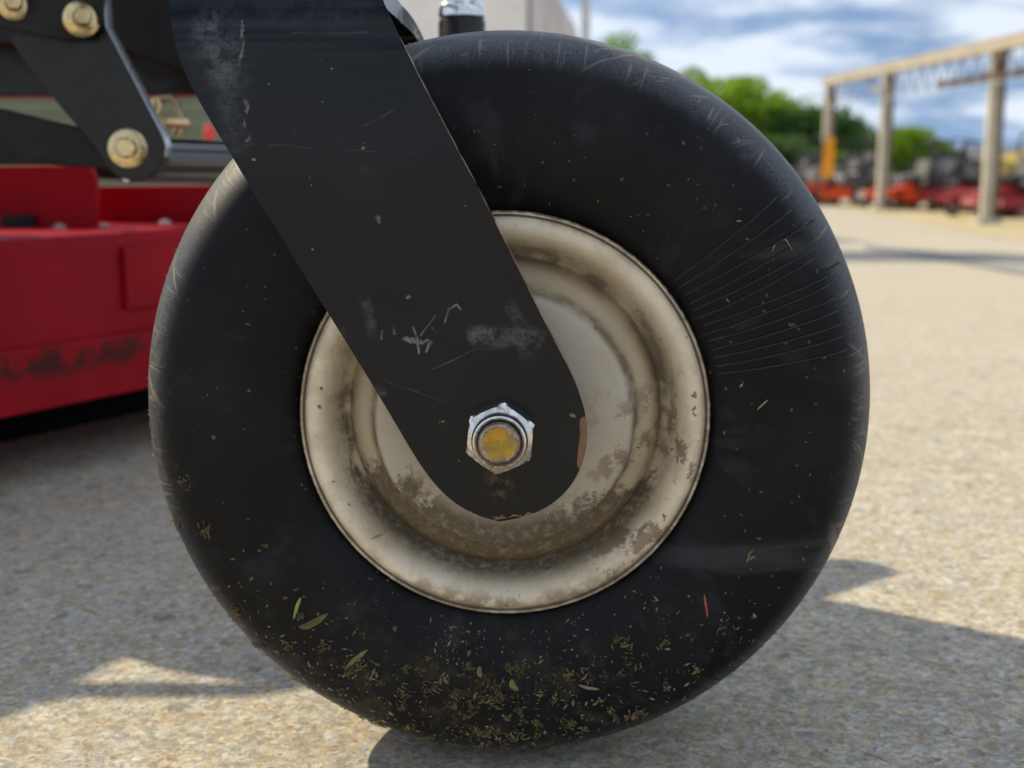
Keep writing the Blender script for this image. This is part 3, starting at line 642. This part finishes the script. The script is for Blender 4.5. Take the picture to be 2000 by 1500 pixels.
# clevis and pin on the hanging chain
M_CLEV = mat_metal('worn_clevis', (0.55, 0.42, 0.25), (0.30, 0.23, 0.15), 0.35)
cpts = [(303, 262), (301, 232), (306, 205), (318, 192), (333, 190), (344, 202), (349, 225), (347, 252), (340, 266)]
b = MB(); b.tube([P(x, y, .44) for x, y in cpts], .0036, 10); b.build('chain_link', M_CLEV, mower, smooth=60)
b = MB(); q = P(303, 200, .41); b.tube([P(303, 190, .41), P(305, 205, .41), P(302, 222, .41), P(304, 240, .41)], [.0035, .0045, .0026, .003], 12); b.build('hook_end', M_GOLD, mower, smooth=60)
b = MB(); c = P(317, 237, .40); b.tube([c, c + Vector((0.004, .05, 0))], .0042, 16); b.build('clevis_pin', M_GOLD, mower, smooth=40)
# the pivot of the far caster with its chrome dust cap
cp = P(902, 34, 0.30); rr_ = .0168
b = MB(); b.lathe([(rr_, -.07), (rr_, -.004), (rr_ - .0015, 0), (.0001, 0)], 40, Matrix.Translation(cp)); far = b.build('spindle_housing', M_BLACK, mower, smooth=40)
b = MB(); b.lathe([(rr_ * .985, .0006), (rr_ * .985, .0054), (rr_ * .93, .0085), (rr_ * .88, .0096), (rr_ * .84, .0132), (rr_ * .62, .0168), (.0001, .0186)], 40, Matrix.Translation(cp)); b.build('dust_cap', mat_metal('chrome', (.8, .8, .8), (.7, .7, .7), .12), far, smooth=35)
b = MB(); b.bar(cp + Vector((.015, 0, -.052)), cp + Vector((-.11, .065, -.052)), .03, .03); b.build('front_axle_beam', M_BLACK, mower, bevel=.003)
b = MB(); b.bar(Vector((FX - .06, .02, ZT + .145)), Vector((-.34, .42, ZT + .145)), .05, .06); b.build('caster_arm', M_BLACK, mower, bevel=.004)

# ================================================================== CLIPPINGS STUCK TO THE TYRE
M_CL = [plain('clip_olive', (0.125, 0.102, 0.034), 0.8, 0, .3, 200), plain('clip_tan', (0.27, 0.20, 0.10), 0.8, 0, .3, 200), plain('clip_brown', (0.11, 0.075, 0.038), 0.85, 0, .3, 200), plain('clip_grey', (0.23, 0.215, 0.18), 0.85, 0, .2, 200), plain('clip_green', (0.17, 0.165, 0.045), 0.75, 0, .3, 200)]
cl = MB()
def flake(r, a, L, w, rot, mi, lift):
    cl.m = mi; c = on_wall(r, a, 0.0002); er = (on_wall(min(r + .001, .1799), a) - on_wall(r - .001, a)).normalized(); et = Vector((-math.sin(a), 0, math.cos(a)))
    n = et.cross(er);  n = -n if n.y > 0 else n
    d = er * math.cos(rot) + et * math.sin(rot); s = n.cross(d)
    p0, p1, p2, p3 = c - d * L * .5, c - s * w * .5 + n * lift * .5, c + d * L * .5 + n * lift, c + s * w * .5 + n * lift * .4
    i = [cl.vert(p0 - n * .0002), cl.vert(p1), cl.vert(p2), cl.vert(p3), cl.vert(c + n * (lift + w * .25))]
    for x, y in ((0, 1), (1, 2), (2, 3), (3, 0)): cl.face((i[x], i[y], i[4]))
random.seed(3)
n_fl = 0
while n_fl < 1250:
    a = rnd.uniform(-math.pi, math.pi); r = math.sqrt(rnd.uniform(.1 ** 2, .1795 ** 2))
    z = r * math.sin(a); x = r * math.cos(a)
    dens = 0.012 + min(0.62, max(0, (-z - .062) / .10) ** 1.3) * (1.0 - 0.35 * max(0, x / .12)) * (0.45 if r > .172 and x > -.08 else 1)
    if x < 0 and r > .163 and z < .09: dens = max(dens, (0.5 if z < 0.02 else .18) * min(1, (r - .163) / .008))
    dens *= 0.35 + 1.3 * max(0, 0.5 + mnoise.noise((x * 28, z * 28, 4.0)) * 1.4)
    if rnd.random() > dens: continue
    n_fl += 1
    big = rnd.random()
    L = rnd.uniform(.0007, .0017) if big < .78 else rnd.uniform(.0018, .0042); L *= .8 if z > -.05 else 1.0
    w = L * rnd.uniform(.25, .7) if big < .78 else L * rnd.uniform(.14, .4)
    if x < -.12 and z > -.09: mi = rnd.choice((1, 1, 3, 2))
    else: mi = rnd.choices((0, 1, 2, 3, 4), (5, 2, 3, 3, 0.8))[0]
    if z > -.06: mi = rnd.choice((3, 3, 1))
    flake(r, a, L, w, rnd.uniform(0, 6.28), mi, rnd.uniform(.0001, .0006))
for _ in range(105):                              # matted tufts
    a = rnd.gauss(-1.75, .50); r = rnd.uniform(.118, .174); mi0 = rnd.choice((0, 0, 4, 2, 2, 1)); rot0 = rnd.uniform(0, 6.28); sz = rnd.uniform(.5, 1.25)
    for _k in range(rnd.randint(6, 22)):
        flake(min(max(r + rnd.gauss(0, .0015) * sz, .1), .1785), a + rnd.gauss(0, .011) * sz, rnd.uniform(.0012, .0042) * sz, rnd.uniform(.0004, .0011), rot0 + rnd.gauss(0, .55), rnd.choice((mi0, mi0, 0, 2)), rnd.uniform(.0002, .0011))
tag(cl.build('grass_clippings', M_CL, smooth=0), 'dried grass clippings and grit stuck to the lower tyre sidewall', 'clippings', kind='stuff')
def blade(name, pts, w, mat, label, cat='grass blade', surf=None, group=None):
    b = MB(); L = []
    for i, p in enumerate(pts):
        t = (pts[min(i + 1, len(pts) - 1)] - pts[max(i - 1, 0)]).normalized(); s = t.cross(Vector((0, -1, 0.2))).normalized(); k = w * (1 - abs(2 * i / (len(pts) - 1) - 1) ** 3 * .8)
        L.append((b.vert(p - s * k * .5), b.vert(p + Vector((0, -k * .35, k * .15))), b.vert(p + s * k * .5), b.vert(p + Vector((0, .0002, 0)))))
    for p, q in zip(L, L[1:]):
        for k in range(4): b.face((p[k], q[k], q[(k + 1) % 4], p[(k + 1) % 4]))
    b.face(L[0][::-1]); b.face(L[-1])
    return tag(b.build(name, mat, smooth=40), label, cat, group)
def wall_pts(pxs, off=.0006):
    o = []
    for x, y in pxs:
        r, a = wall_px(x, y); o.append(on_wall(min(r, .178), a, off))
    return o
def dense(pts, n=4):
    o = []
    for (x0, y0), (x1, y1) in zip(pts, pts[1:]):
        for i in range(n): o.append((x0 + (x1 - x0) * i / n, y0 + (y1 - y0) * i / n))
    return o + [pts[-1]]
M_STRAW = plain('dry_straw', (0.34, 0.27, 0.17), 0.7, 0, .2, 200); M_BLADE = plain('fresh_blade', (0.22, 0.30, 0.10), 0.6, 0, .25, 200); M_STEM = plain('red_stem', (0.36, 0.06, 0.05), 0.6, 0, .2, 200)
blade('dry_grass', wall_pts(dense([(1507, 492), (1513, 478), (1526, 469), (1534, 468), (1547, 490)])), .0006, M_STRAW, 'thin curled dry grass stem caught on the ribbed upper right sidewall')
blade('grass_blade', wall_pts(dense([(588, 1166), (582, 1180), (574, 1208)])), .0016, M_BLADE, 'narrow green grass blade stuck to the lower left sidewall')
blade('red_twig', wall_pts(dense([(1375, 1160), (1378, 1180), (1382, 1206)])), .0011, M_STEM, 'small red plant stem stuck upright on the lower right sidewall', 'plant stem')
blade('dry_leaf', wall_pts(dense([(640, 1198), (620, 1212), (600, 1222), (585, 1224)])), .0032, M_CL[0], 'ragged olive leaf scrap on the lower left sidewall', 'leaf scrap')
blade('grass_blade', wall_pts(dense([(718, 1268), (700, 1282), (690, 1290), (677, 1303)])), .0022, M_CL[4], 'yellow green blade on the sidewall left of the tyre bottom')
blade('grass_blade', wall_pts(dense([(1130, 1337), (1148, 1343), (1170, 1345)])), .0014, M_CL[1], 'pale straw blade lying level low on the sidewall')
blade('leaf_scrap', wall_pts(dense([(938, 1300), (936, 1312), (940, 1322)])), .0024, M_CL[4], 'small yellow green pointed leaf low on the sidewall', 'leaf scrap')
blade('leaf_scrap', wall_pts(dense([(1000, 1325), (1000, 1338), (1012, 1348)])), .0026, M_CL[4], 'curled bright green leaf scrap below the rim on the sidewall', 'leaf scrap')
blade('straw', wall_pts(dense([(1478, 800), (1488, 790), (1500, 780)])), .0007, M_STRAW, 'short straw on the sidewall right of the rim', 'straw')
p_ = [P(724, 1052, -.0585), P(738, 1047, -.0590), P(760, 1040, -.0580)]
blade('grass_blade', p_, .0016, M_BLADE, 'dark green blade lying on the cream rim edge')
gp = [G(1696, 1466), G(1692, 1478), G(1712, 1486), G(1745, 1500)]
blade('straw', [p + Vector((0, 0, .002)) for p in gp], .0011, M_STRAW, 'pale straw on the concrete at the lower right', 'straw')

# ================================================================== BACKGROUND
def pz(p, dz=0): return Vector((p.x, p.y, lot_z(p.x, p.y) + dz))
# ---- open steel frame on the right
M_TAN = plain('tan_steel', (0.37, 0.325, 0.25), 0.6, 0, .12, 2.0); M_COLU = plain('weathered_column', (0.47, 0.44, 0.36), 0.75, 0, .15, 3.0); M_RUST = plain('rusty_steel', (0.10, 0.065, 0.05), 0.8, 0, .3, 3.0); M_PALE = plain('pale_chord', (0.36, 0.42, 0.46), 0.6, 0, .1)
H_C = 3.0
frame_pos = []
for px, py in ((1611, 395), (1719, 410), (1926, 438)):
    p = G(px, py); frame_pos.append(p)
ZG = -0.85
shed = empty('steel_frame_shed', (frame_pos[2].x, frame_pos[2].y, ZG)); o0 = Vector(shed.location)
tag(shed, 'tan open steel frame shed with tall columns and a truss beam', 'shed')
lineA, lineB = frame_pos[0], frame_pos[2]
dirb = Vector((lineB.x - lineA.x, lineB.y - lineA.y, 0)).normalized(); nb = Vector((dirb.y, -dirb.x, 0))
def shp(u, z, w=0.0): return Vector((lineA.x, lineA.y, ZG)) + dirb * u + nb * w + Vector((0, 0, z)) - o0
us = [(Vector((p.x, p.y, 0)) - Vector((lineA.x, lineA.y, 0))).dot(dirb) for p in frame_pos] 
us.append(us[2] + 8.0)
HB = [P(1622, 165, lineA.y).z - ZG, P(1990, 82, G(1990, 447).y).z - ZG]
HC = (P(1618, 168, lineA.y).z - ZG + P(1945, 100, lineB.y).z - ZG) / 2
for u in us:
    b = MB(); b.box(shp(u, HC / 2 - .05), (.15, .20, HC + .1), Matrix.Rotation(math.atan2(dirb.y, dirb.x), 3, 'Z')); b.box(shp(u, .04), (.42, .42, .10)); b.build('column', M_COLU, shed, bevel=.02)
    b = MB(); b.box(shp(u, HC / 2, nb.dot(nb) * 0) + Vector((.115, -.02, 0)), (.075, .14, HC - .05)); b.build('column_dark_side', M_RUST, shed)  # dark strip along the right side of each column
b = MB(); b.bar(shp(-.3, HC + .08), shp(us[3] + .4, HC + .08), .20, .15); b.build('beam', M_TAN, shed, bevel=.01)
b = MB(); b.bar(shp(-.35, HC + .19, -.02), shp(us[3] + .4, HC + .19, -.02), .26, .06); b.build('roof_edge', M_TAN, shed, bevel=.01)
b = MB(); b.bar(shp(0, HC - .52, .14), shp(us[3], HC - .52, .14), .018, .018); b.build('lower_chord', M_PALE, shed)
k = 0; u = 0.2
while u < us[3] - .5:
    b = MB(); b.bar(shp(u, HC + .0, .14), shp(u + .35, HC - .50, .14), .018, .018); b.build('truss_web', M_RUST, shed)
    b = MB(); b.bar(shp(u + .35, HC - .50, .14), shp(u + .7, HC + .0, .14), .018, .018); b.build('truss_web', M_RUST, shed); u += .7
b = MB(); b.bar(shp(us[2] - 2.6, HC - .40, .06), shp(us[3], HC - .40, .06), .10, .10); b.build('brace_bar', M_RUST, shed)
b = MB(); b.bar(shp(us[2] + .1, HC - .38, .06), shp(us[2] + .5, HC - .02, .06), .08, .08); b.build('knee_brace', M_RUST, shed)
b = MB(); b.tube([shp(us[1] - 1.6, HC, -.1), shp(us[1] - 1.4, HC - .22, -.1), shp(us[1] - .7, HC - .34, -.1), shp(us[1], HC - .42, -.1)], .04, 8); b.build('curved_brace', M_TAN, shed)

# ---- orange feather flag beside the first column
M_FLAG = plain('orange_flag', (0.85, 0.36, 0.02), 0.7, 0, .1, 4)
fl = G(1600, 400); fl.y -= 1.2; fbase = pz(P(1600, 400, fl.y)); flag = empty('feather_flag', fbase); tag(flag, 'orange feather flag standing at the foot of the farthest column', 'flag')
z0, z1 = P(1600, 348, fl.y).z - fbase.z, P(1610, 264, fl.y).z - fbase.z; wd = (P(1622, 300, fl.y) - P(1596, 300, fl.y)).length
b = MB(); b.tube([(-wd * .1, 0, -.03), (-wd * .08, 0, z0), (wd * .25, 0, z1)], .02, 8); b.build('flag_pole', M_RUST, flag)
b = MB(); outl = [(0, 0, z0), (wd, .03, z0 + .02), (wd * 1.0, -.02, (z0 + z1) / 2), (wd * .95, .02, z1 - .06), (wd * .45, 0, z1), (wd * .15, 0, z1 - .3)]; b.prism(outl, (0, -.008, 0), (0, .008, 0)); b.build('flag_cloth', M_FLAG, flag)

# ---- rows of mowers parked under the frame
M_ORG = plain('orange_paint', (0.66, 0.075, 0.012), 0.4, 0, .15, 3); M_RD = plain('bright_red_paint', (0.27, 0.010, 0.015), 0.45, 0, .25, 3); M_TYRE2 = plain('dark_tyre', (0.015, 0.015, 0.016), 0.8); M_SEAT = plain('grey_vinyl', (0.06, 0.06, 0.065), 0.6); M_ENG = plain('engine_grey', (0.24, 0.24, 0.25), 0.5); M_WHT = plain('white_paint', (0.72, 0.72, 0.70), 0.5)
cache = {}
def lawn_mower(name, loc, rz, paint, label, sc=1.0, group='parked mowers under the steel frame'):
    root = empty(name, loc, rz); root.scale = (sc, sc, sc); tag(root, label, 'mower', group)
    key = paint.name
    if key not in cache:
        L = []
        b = MB(); prof = [(-.30, .28), (.62, .28), (.70, .34), (.66, .46), (.30, .52), (-.30, .50)]
        b.prism([(x - .05, -.62, z - .10) for x, z in prof], (0, 0, 0), (0, 1.24, 0)); L.append(('cutting_deck', b.mesh('cutting_deck', paint, 30)))
        b = MB(); b.prism([(x, -.28, z) for x, z in ((-.85, .38), (.95, .42), (.98, .50), (.35, .56), (-.05, .62), (-.80, .66))], (0, 0, 0), (0, .56, 0)); L.append(('chassis', b.mesh('chassis', paint, 30)))
        for s in (-1, 1):
            b = MB(); b.prism([(x, s * .42 - .13, z) for x, z in ((-.72, .52), (-.05, .55), (.02, .66), (-.10, .76), (-.62, .80), (-.76, .70))], (0, 0, 0), (0, .26, 0)); L.append(('fender', b.mesh('fender', M_SEAT, 30)))
        b = MB(); b.prism([(x, -.24, z) for x, z in ((-.40, .72), (.12, .74), (.14, .84), (-.30, .84), (-.42, 1.24), (-.52, 1.24), (-.50, .74))], (0, 0, 0), (0, .48, 0)); L.append(('seat', b.mesh('seat', M_SEAT, 30)))
        b = MB(); b.box((-.78, 0, .78), (.42, .46, .30)); b.lathe([(.001, .12), (.17, .11), (.19, 0)], 14, Matrix.Translation((-.78, 0, .93))); L.append(('engine', b.mesh('engine', M_ENG, 30)))
        b = MB(); b.tube([(-.55, -.44, .55), (-.58, -.44, 1.55), (-.58, -.36, 1.66), (-.58, .36, 1.66), (-.58, .44, 1.55), (-.55, .44, .55)], .028, 8); L.append(('roll_bar', b.mesh('roll_bar', M_TYRE2, 60)))
        for s in (-1, 1):
            b = MB(); b.tube([(.18, s * .36, .56), (.20, s * .36, .98), (.16, s * .28, 1.06), (.10, s * .08, 1.08)], .02, 8); L.append(('control_lever', b.mesh('control_lever', M_TYRE2, 60)))
        for s in (-1, 1):
            b = MB(); b.lathe([(.16, -.12), (.27, -.13), (.30, -.08), (.30, .08), (.27, .13), (.16, .12)], 24, Matrix.Translation((-.55, s * .56, .30)) @ FRONT, close=True); w = ('rear_tyre', b.mesh('rear_tyre', M_TYRE2, 50))
            b = MB(); b.lathe([(.0001, .05), (.08, .05), (.10, .02), (.165, .10), (.165, -.10), (.0001, -.08)], 20, Matrix.Translation((-.55, s * .56, .30)) @ FRONT); L.append(w + (('wheel_rim', b.mesh('wheel_rim', paint if s < 0 else M_WHT, 40)),))
        for s in (-1, 1):
            b = MB(); b.lathe([(.07, -.07), (.14, -.075), (.165, -.04), (.165, .04), (.14, .075), (.07, .07)], 20, Matrix.Translation((.92, s * .48, .165)) @ FRONT, close=True); w = ('caster_tyre', b.mesh('caster_tyre', M_TYRE2, 50))
            b = MB(); b.lathe([(.0001, .03), (.072, .06), (.072, -.06), (.0001, -.03)], 16, Matrix.Translation((.92, s * .48, .165)) @ FRONT); L.append(w + (('wheel_rim', b.mesh('wheel_rim', M_WHT, 40)),))
            b = MB(); b.bar((.92, s * .48 - .1, .165), (.98, s * .48 - .1, .40), .02, .06, (0, 1, 0)); b.bar((.92, s * .48 + .1, .165), (.98, s * .48 + .1, .40), .02, .06, (0, 1, 0)); b.box((.98, s * .48, .41), (.08, .24, .03)); b.bar((.98, s * .48, .44), (.90, 0, .47), .07, .07); L.append(('caster_bracket', b.mesh('caster_bracket', paint, 30)))
        cache[key] = L
    for it in cache[key]:
        o = link(it[0], it[1], root)
        if len(it) > 2: link(it[2][0], it[2][1], o)
    return root
def put_mower(px, py, rz, paint, label, sc=1.0, name='zero_turn_mower'):
    sc *= 0.86; p = G(px, py); return lawn_mower(name, pz(p), rad(rz), paint, label, sc)
put_mower(1578, 399, 95, M_ORG, 'orange mower half hidden by the big tyre, left of the farthest column')
put_mower(1658, 401, 150, M_ORG, 'orange mower between the two far columns, nearest the farthest column')
put_mower(1700, 395, 80, M_ORG, 'dark seated orange mower just left of the middle column', 0.9)
put_mower(1775, 408, 205, M_ORG, 'orange mower just right of the middle column')
put_mower(1830, 409, 160, M_RD, 'dark red mower in the gap between the middle and the near column')
put_mower(1888, 413, 230, M_RD, 'red mower touching the left side of the near column in view')
put_mower(1965, 424, 200, M_RD, 'large red mower right of the near column at the picture edge', 1.1)
put_mower(2030, 420, 170, M_RD, 'red mower cut off by the right picture edge', 1.0)

# ---- a second row of pale mowers and carts behind them
M_GREYP = plain('grey_paint', (0.36, 0.36, 0.38), 0.45, 0, .1, 3); M_WHTP = plain('white_machine_paint', (0.70, 0.69, 0.68), 0.45, 0, .06, 3); M_GLS = plain('dark_glass', (0.03, 0.035, 0.04), 0.1)
def behind(px, Y): d = ray(px, 380); p = CAM + d * ((Y - CAM.y) / d.y); return Vector((p.x, p.y, lot_z(p.x, p.y)))
for px, Y, rz, mt, lb in ((1586, 40, 70, M_GREYP, 'grey mower behind the orange one, left of the farthest column'), (1640, 43, 120, M_WHTP, 'white mower in the back row right of the farthest column'), (1672, 41, 200, M_WHTP, 'white mower in the back row halfway between the two far columns'),
                          (1700, 44, 60, M_GREYP, 'grey mower in the back row touching the left of the middle column'), (1790, 42, 150, M_WHTP, 'white mower in the back row behind the dark red mower'), (1822, 45, 100, M_GREYP, 'grey mower in the back row right of the white one'),
                          (1868, 43, 80, M_GREYP, 'grey mower in the back row behind the red mower left of the near column')):
    lawn_mower('zero_turn_mower', behind(px, Y), rad(rz), mt, lb, 1.0, 'back row of pale mowers')

# ---- house with a grey roof and the yellow canopy at the right edge
M_ROOFG = plain('grey_shingle', (0.20, 0.20, 0.21), 0.85); M_CREAM = plain('cream_siding', (0.55, 0.52, 0.45), 0.8); M_YEL = plain('yellow_canvas', (0.50, 0.36, 0.05), 0.7)
hb = behind(1950, 62); house = empty('low_hut', hb); house.scale = (.36, .36, .36); tag(house, 'low hut with a grey shingle roof far behind the near column', 'hut')
b = MB(); b.box((0, 0, 1.3), (9, 7, 2.6)); b.build('wall', M_CREAM, house)
b = MB(); b.prism([(-5, -4, 2.6), (5, -4, 2.6), (5, 0, 4.3), (-5, 0, 4.3)], (0, 0, 0), (0, 0, .15)); b.prism([(-5, 4, 2.6), (5, 4, 2.6), (5, 0, 4.3), (-5, 0, 4.3)], (0, 0, 0), (0, 0, .15)); b.build('roof', M_ROOFG, house)
for x in (-2.5, 0, 2.5):
    b = MB(); b.box((x, -3.52, 1.5), (1.1, .06, 1.2)); b.build('window', M_GLS, house)
yp = behind(2000, 27); can = empty('yellow_canopy', yp); tag(can, 'yellow canvas canopy above the mowers at the right picture edge', 'canopy')
zc = P(2000, 335, 27).z - yp.z
b = MB(); b.prism([(-.9, -.9, zc), (.9, -.9, zc), (.0, 0, zc + .45)], (0, 0, 0), (0, 0, .02)); b.lathe([(1.05, 0), (.95, .10), (.45, .34), (.001, .46)], 8, Matrix.Translation((0, 0, zc - .02))); b.build('canopy_cloth', M_YEL, can)
b = MB(); b.tube([(0, 0, -.02), (0, 0, zc + .4)], .03, 8); b.build('canopy_pole', M_RUST, can)

# ---- beige trailer and post behind the wheel top
M_BEIGE = plain('beige_panel', (0.84, 0.81, 0.77), 0.6, 0, .05, 9); M_BEIGD = plain('worn_beige_panel', (0.62, 0.56, 0.51), 0.6, 0, .2, 3)
ty = 7.0; q0, q1 = P(560, 60, ty), P(1030, 60, ty); q2 = P(1128, 60, ty + .9)
zg_ = lot_z(0, ty); ztop = 2.6
trl = empty('cargo_trailer', ((q0.x + q1.x) / 2, ty, zg_)); tag(trl, 'beige enclosed cargo trailer behind the top of the tyre', 'trailer'); to = Vector(trl.location)
ln = Vector((q1.x, ty, zg_)) - to; nn = Vector((q2.x, ty + .9, zg_)) - to
b = MB(); b.prism([Vector((q0.x - to.x, 0, .45)), ln + Vector((0, 0, .45)), ln + Vector((0, 0, ztop)), Vector((q0.x - to.x, 0, ztop))], (0, 0, 0), (0, 2.4, 0)); b.build('box_body', M_BEIGE, trl, bevel=.03)
hn = P(1132, 44, ty + .9).z - zg_; ht = P(1075, 0, ty + .4).z - zg_
b = MB(); b.prism([ln + Vector((.01, .02, .45)), nn + Vector((0, 0, .45)), nn + Vector((0, 0, hn)), nn.lerp(ln, .35) + Vector((0, 0, ht)), ln + Vector((.01, .02, ht + .35))], (0, 0, 0), (-.02, 1.4, 0)); b.build('nose_panel', M_BEIGD, trl, bevel=.08)
for xx in (-.45, .30):
    b = MB(); b.lathe([(.0001, .1), (.2, .1), (.34, .09), (.34, -.1), (.0001, -.1)], 20, Matrix.Translation((xx, .15, .34)) @ FRONT); b.build('wheel', M_TYRE2, trl)
pb = behind(1141, 9.0); post = empty('pale_post', pb); tag(post, 'pale slim post beside the nose of the beige trailer', 'post')
b = MB(); b.tube([(0, 0, -.02), (0, 0, 3.2)], .032, 10); b.build('post_shaft', M_WHT, post); b = MB(); b.box((0, 0, .02), (.2, .2, .04)); b.build('base_plate', M_WHT, post)

# ---- building with olive siding seen through the gap under the frame
M_SID = plain('olive_siding', (0.235, 0.225, 0.155), 0.8, 0, .08, 2.0)
sb = empty('siding_building', (-9.0, 17.0, lot_z(0, 17.0))); tag(sb, 'olive building with horizontal siding seen through the mower linkage', 'building')
b = MB(); b.box((0, 1.5, 2.0), (17, 3.0, 4.0)); b.build('wall', M_CREAM, sb)
me_b = MB(); me_b.box((0, 0, 0), (17, .05, .19)); me_s = me_b.mesh('siding_board', M_SID, 0)
for i in range(19):
    o = link('siding_board', me_s, sb); o.location = (0, -.035, .12 + i * .205); o.rotation_euler = (rad(-5), 0, 0)
M_REDCAN = plain('red_plastic', (0.70, 0.02, 0.02), 0.5, 0, .1)
rc0 = P(409, 268, 10.0); can2 = empty('red_marker', (rc0.x, 10.0, lot_z(rc0.x, 10.0))); tag(can2, 'small red marker post in front of the olive siding', 'marker post')
zr0, zr1 = P(409, 273, 10.0).z - can2.location.z, P(409, 244, 10.0).z - can2.location.z
b = MB(); b.tube([(0, 0, -.02), (0, 0, zr0)], .012, 8); b.build('stake', M_RUST, can2); b = MB(); b.lathe([(.0001, zr0), (.036, zr0), (.042, zr0 + .03), (.040, zr1 - .03), (.02, zr1), (.0001, zr1)], 14); b.build('reflector', M_REDCAN, can2)

# ---- trees
def mat_leaf(name, c1, c2):
    t = NT(name); n = t.noise(1.3, 4, 0.6); n2 = t.noise(9, 2)
    c = t.mix(t.ramp(n, 0.35, 0.65), c1, c2); c = t.mix(t.ramp(n2, 0.3, 0.7, 0, .35), c, tuple(x * .6 for x in c1))
    t.done(c, 0.6, spec=0.25)
    tr = t.n.new('ShaderNodeBsdfTranslucent'); t.put(tr.inputs[0], t.mix(0.5, c, (c2[0] * 1.8, c2[1] * 1.6, c2[2]))); mx = t.n.new('ShaderNodeMixShader'); mx.inputs[0].default_value = 0.38
    t.l.new(t.b.outputs[0], mx.inputs[1]); t.l.new(tr.outputs[0], mx.inputs[2]); t.l.new(mx.outputs[0], t.n['Material Output'].inputs['Surface']); return t.mat
LEAF = [mat_leaf('leaf_mid', (0.09, 0.19, 0.025), (0.17, 0.32, 0.04)), mat_leaf('leaf_dark', (0.04, 0.10, 0.025), (0.075, 0.165, 0.035)), mat_leaf('leaf_bright', (0.14, 0.26, 0.018), (0.23, 0.38, 0.03))]
M_BARK = plain('bark', (0.10, 0.075, 0.055), 0.9, 0, .3, 6)
def tree(px_top, py_top, Y, wpx, mi, label, n=5600, slim=1.0):
    wpx *= 1.45
    base = behind(px_top, Y); top = P(px_top, py_top, Y).z; H = top - base.z; R = wpx / FPX * (Y + .64) / 2
    root = empty('leafy_tree', base); tag(root, label, 'tree', 'trees behind the lot')
    b = MB(); rt = max(.12, H * .022); b.tube([(0, 0, -.1), (0.05 * H * rnd.uniform(-1, 1), .02 * H, H * .45), (0, 0, H * .85)], [rt, rt * .7, rt * .2], 8)
    for _ in range(6):
        a = rnd.uniform(0, 6.28); z = rnd.uniform(.25, .6) * H; b.tube([(0, 0, z), (math.cos(a) * R * .45, math.sin(a) * R * .45, z + H * .14), (math.cos(a) * R * .75, math.sin(a) * R * .75, z + H * .2)], [rt * .4, rt * .25, rt * .08], 6)
    b.build('trunk', M_BARK, root)
    lobes = [(Vector((rnd.uniform(-.55, .55) * R, rnd.uniform(-.5, .5) * R, H * rnd.uniform(.22, .80))), R * rnd.uniform(.28, .55)) for _ in range(22)]
    lobes.append((Vector((0, 0, H * .9)), H * .1 + R * .12)); lobes.append((Vector((0, 0, H * .55)), R * .75))
    b = MB(); lf = max(.12, R * .055)
    for _ in range(n):
        c, rl = rnd.choice(lobes); v = Vector((rnd.gauss(0, 1), rnd.gauss(0, 1), rnd.gauss(0, 1))).normalized() * rl * (rnd.random() ** .4); v.z *= .8 * slim if slim < 1 else .8
        p = c + v; p.z = min(p.z, H)
        q = Vector((rnd.gauss(0, 1), rnd.gauss(0, 1), rnd.gauss(0, 1) + .6)).normalized(); s = q.orthogonal().normalized(); w = q.cross(s); s0 = lf * rnd.uniform(.6, 1.3)
        i = [b.vert(p - s * s0), b.vert(p + w * s0 * .55), b.vert(p + s * s0), b.vert(p - w * s0 * .55)]; b.face(i)
    b.build('crown', LEAF[mi], root, smooth=0)
tree(1210, 62, 60, 150, 0, 'tall tree whose tip shows just above the tyre beside the beige trailer', 4200)
tree(1345, 132, 62, 130, 0, 'slender tree at the left end of the tree line above the tyre')
tree(1440, 158, 58, 230, 2, 'broad bright green tree behind the tyre shoulder, tallest of the row')
tree(1512, 190, 60, 150, 0, 'mid green tree in the row, left of the dark one by the farthest column')
tree(1580, 214, 56, 190, 1, 'dark green tree just left of the farthest column')
tree(1480, 270, 48, 190, 1, 'low dark tree in front of the row beside the tyre edge')
tree(1668, 232, 66, 120, 1, 'dark tree seen between the two far columns')
tree(1690, 310, 50, 70, 2, 'small bright bush left of the middle column foot')
tree(1645, 300, 52, 80, 0, 'small green tree right of the farthest column')
tree(1762, 250, 54, 130, 2, 'bright yellow green tree just right of the middle column')
tree(1800, 285, 56, 100, 0, 'green tree on the right flank of the bright one by the middle column')
tree(1840, 280, 60, 60, 1, 'narrow dark conifer like tree between the middle and near columns')
for i, (x, y, w, lb) in enumerate(((1880, 318, 120, 'low pale tree on the horizon left of the near column'), (1965, 312, 150, 'low pale tree on the horizon right of the near column'), (2060, 300, 160, 'low pale tree at the right picture edge'))):
    tree(x, y, 120, w, 2 if i != 1 else 0, lb, 3000)
tree(1722, 262, 66, 120, 0, 'green tree standing straight behind the middle column')
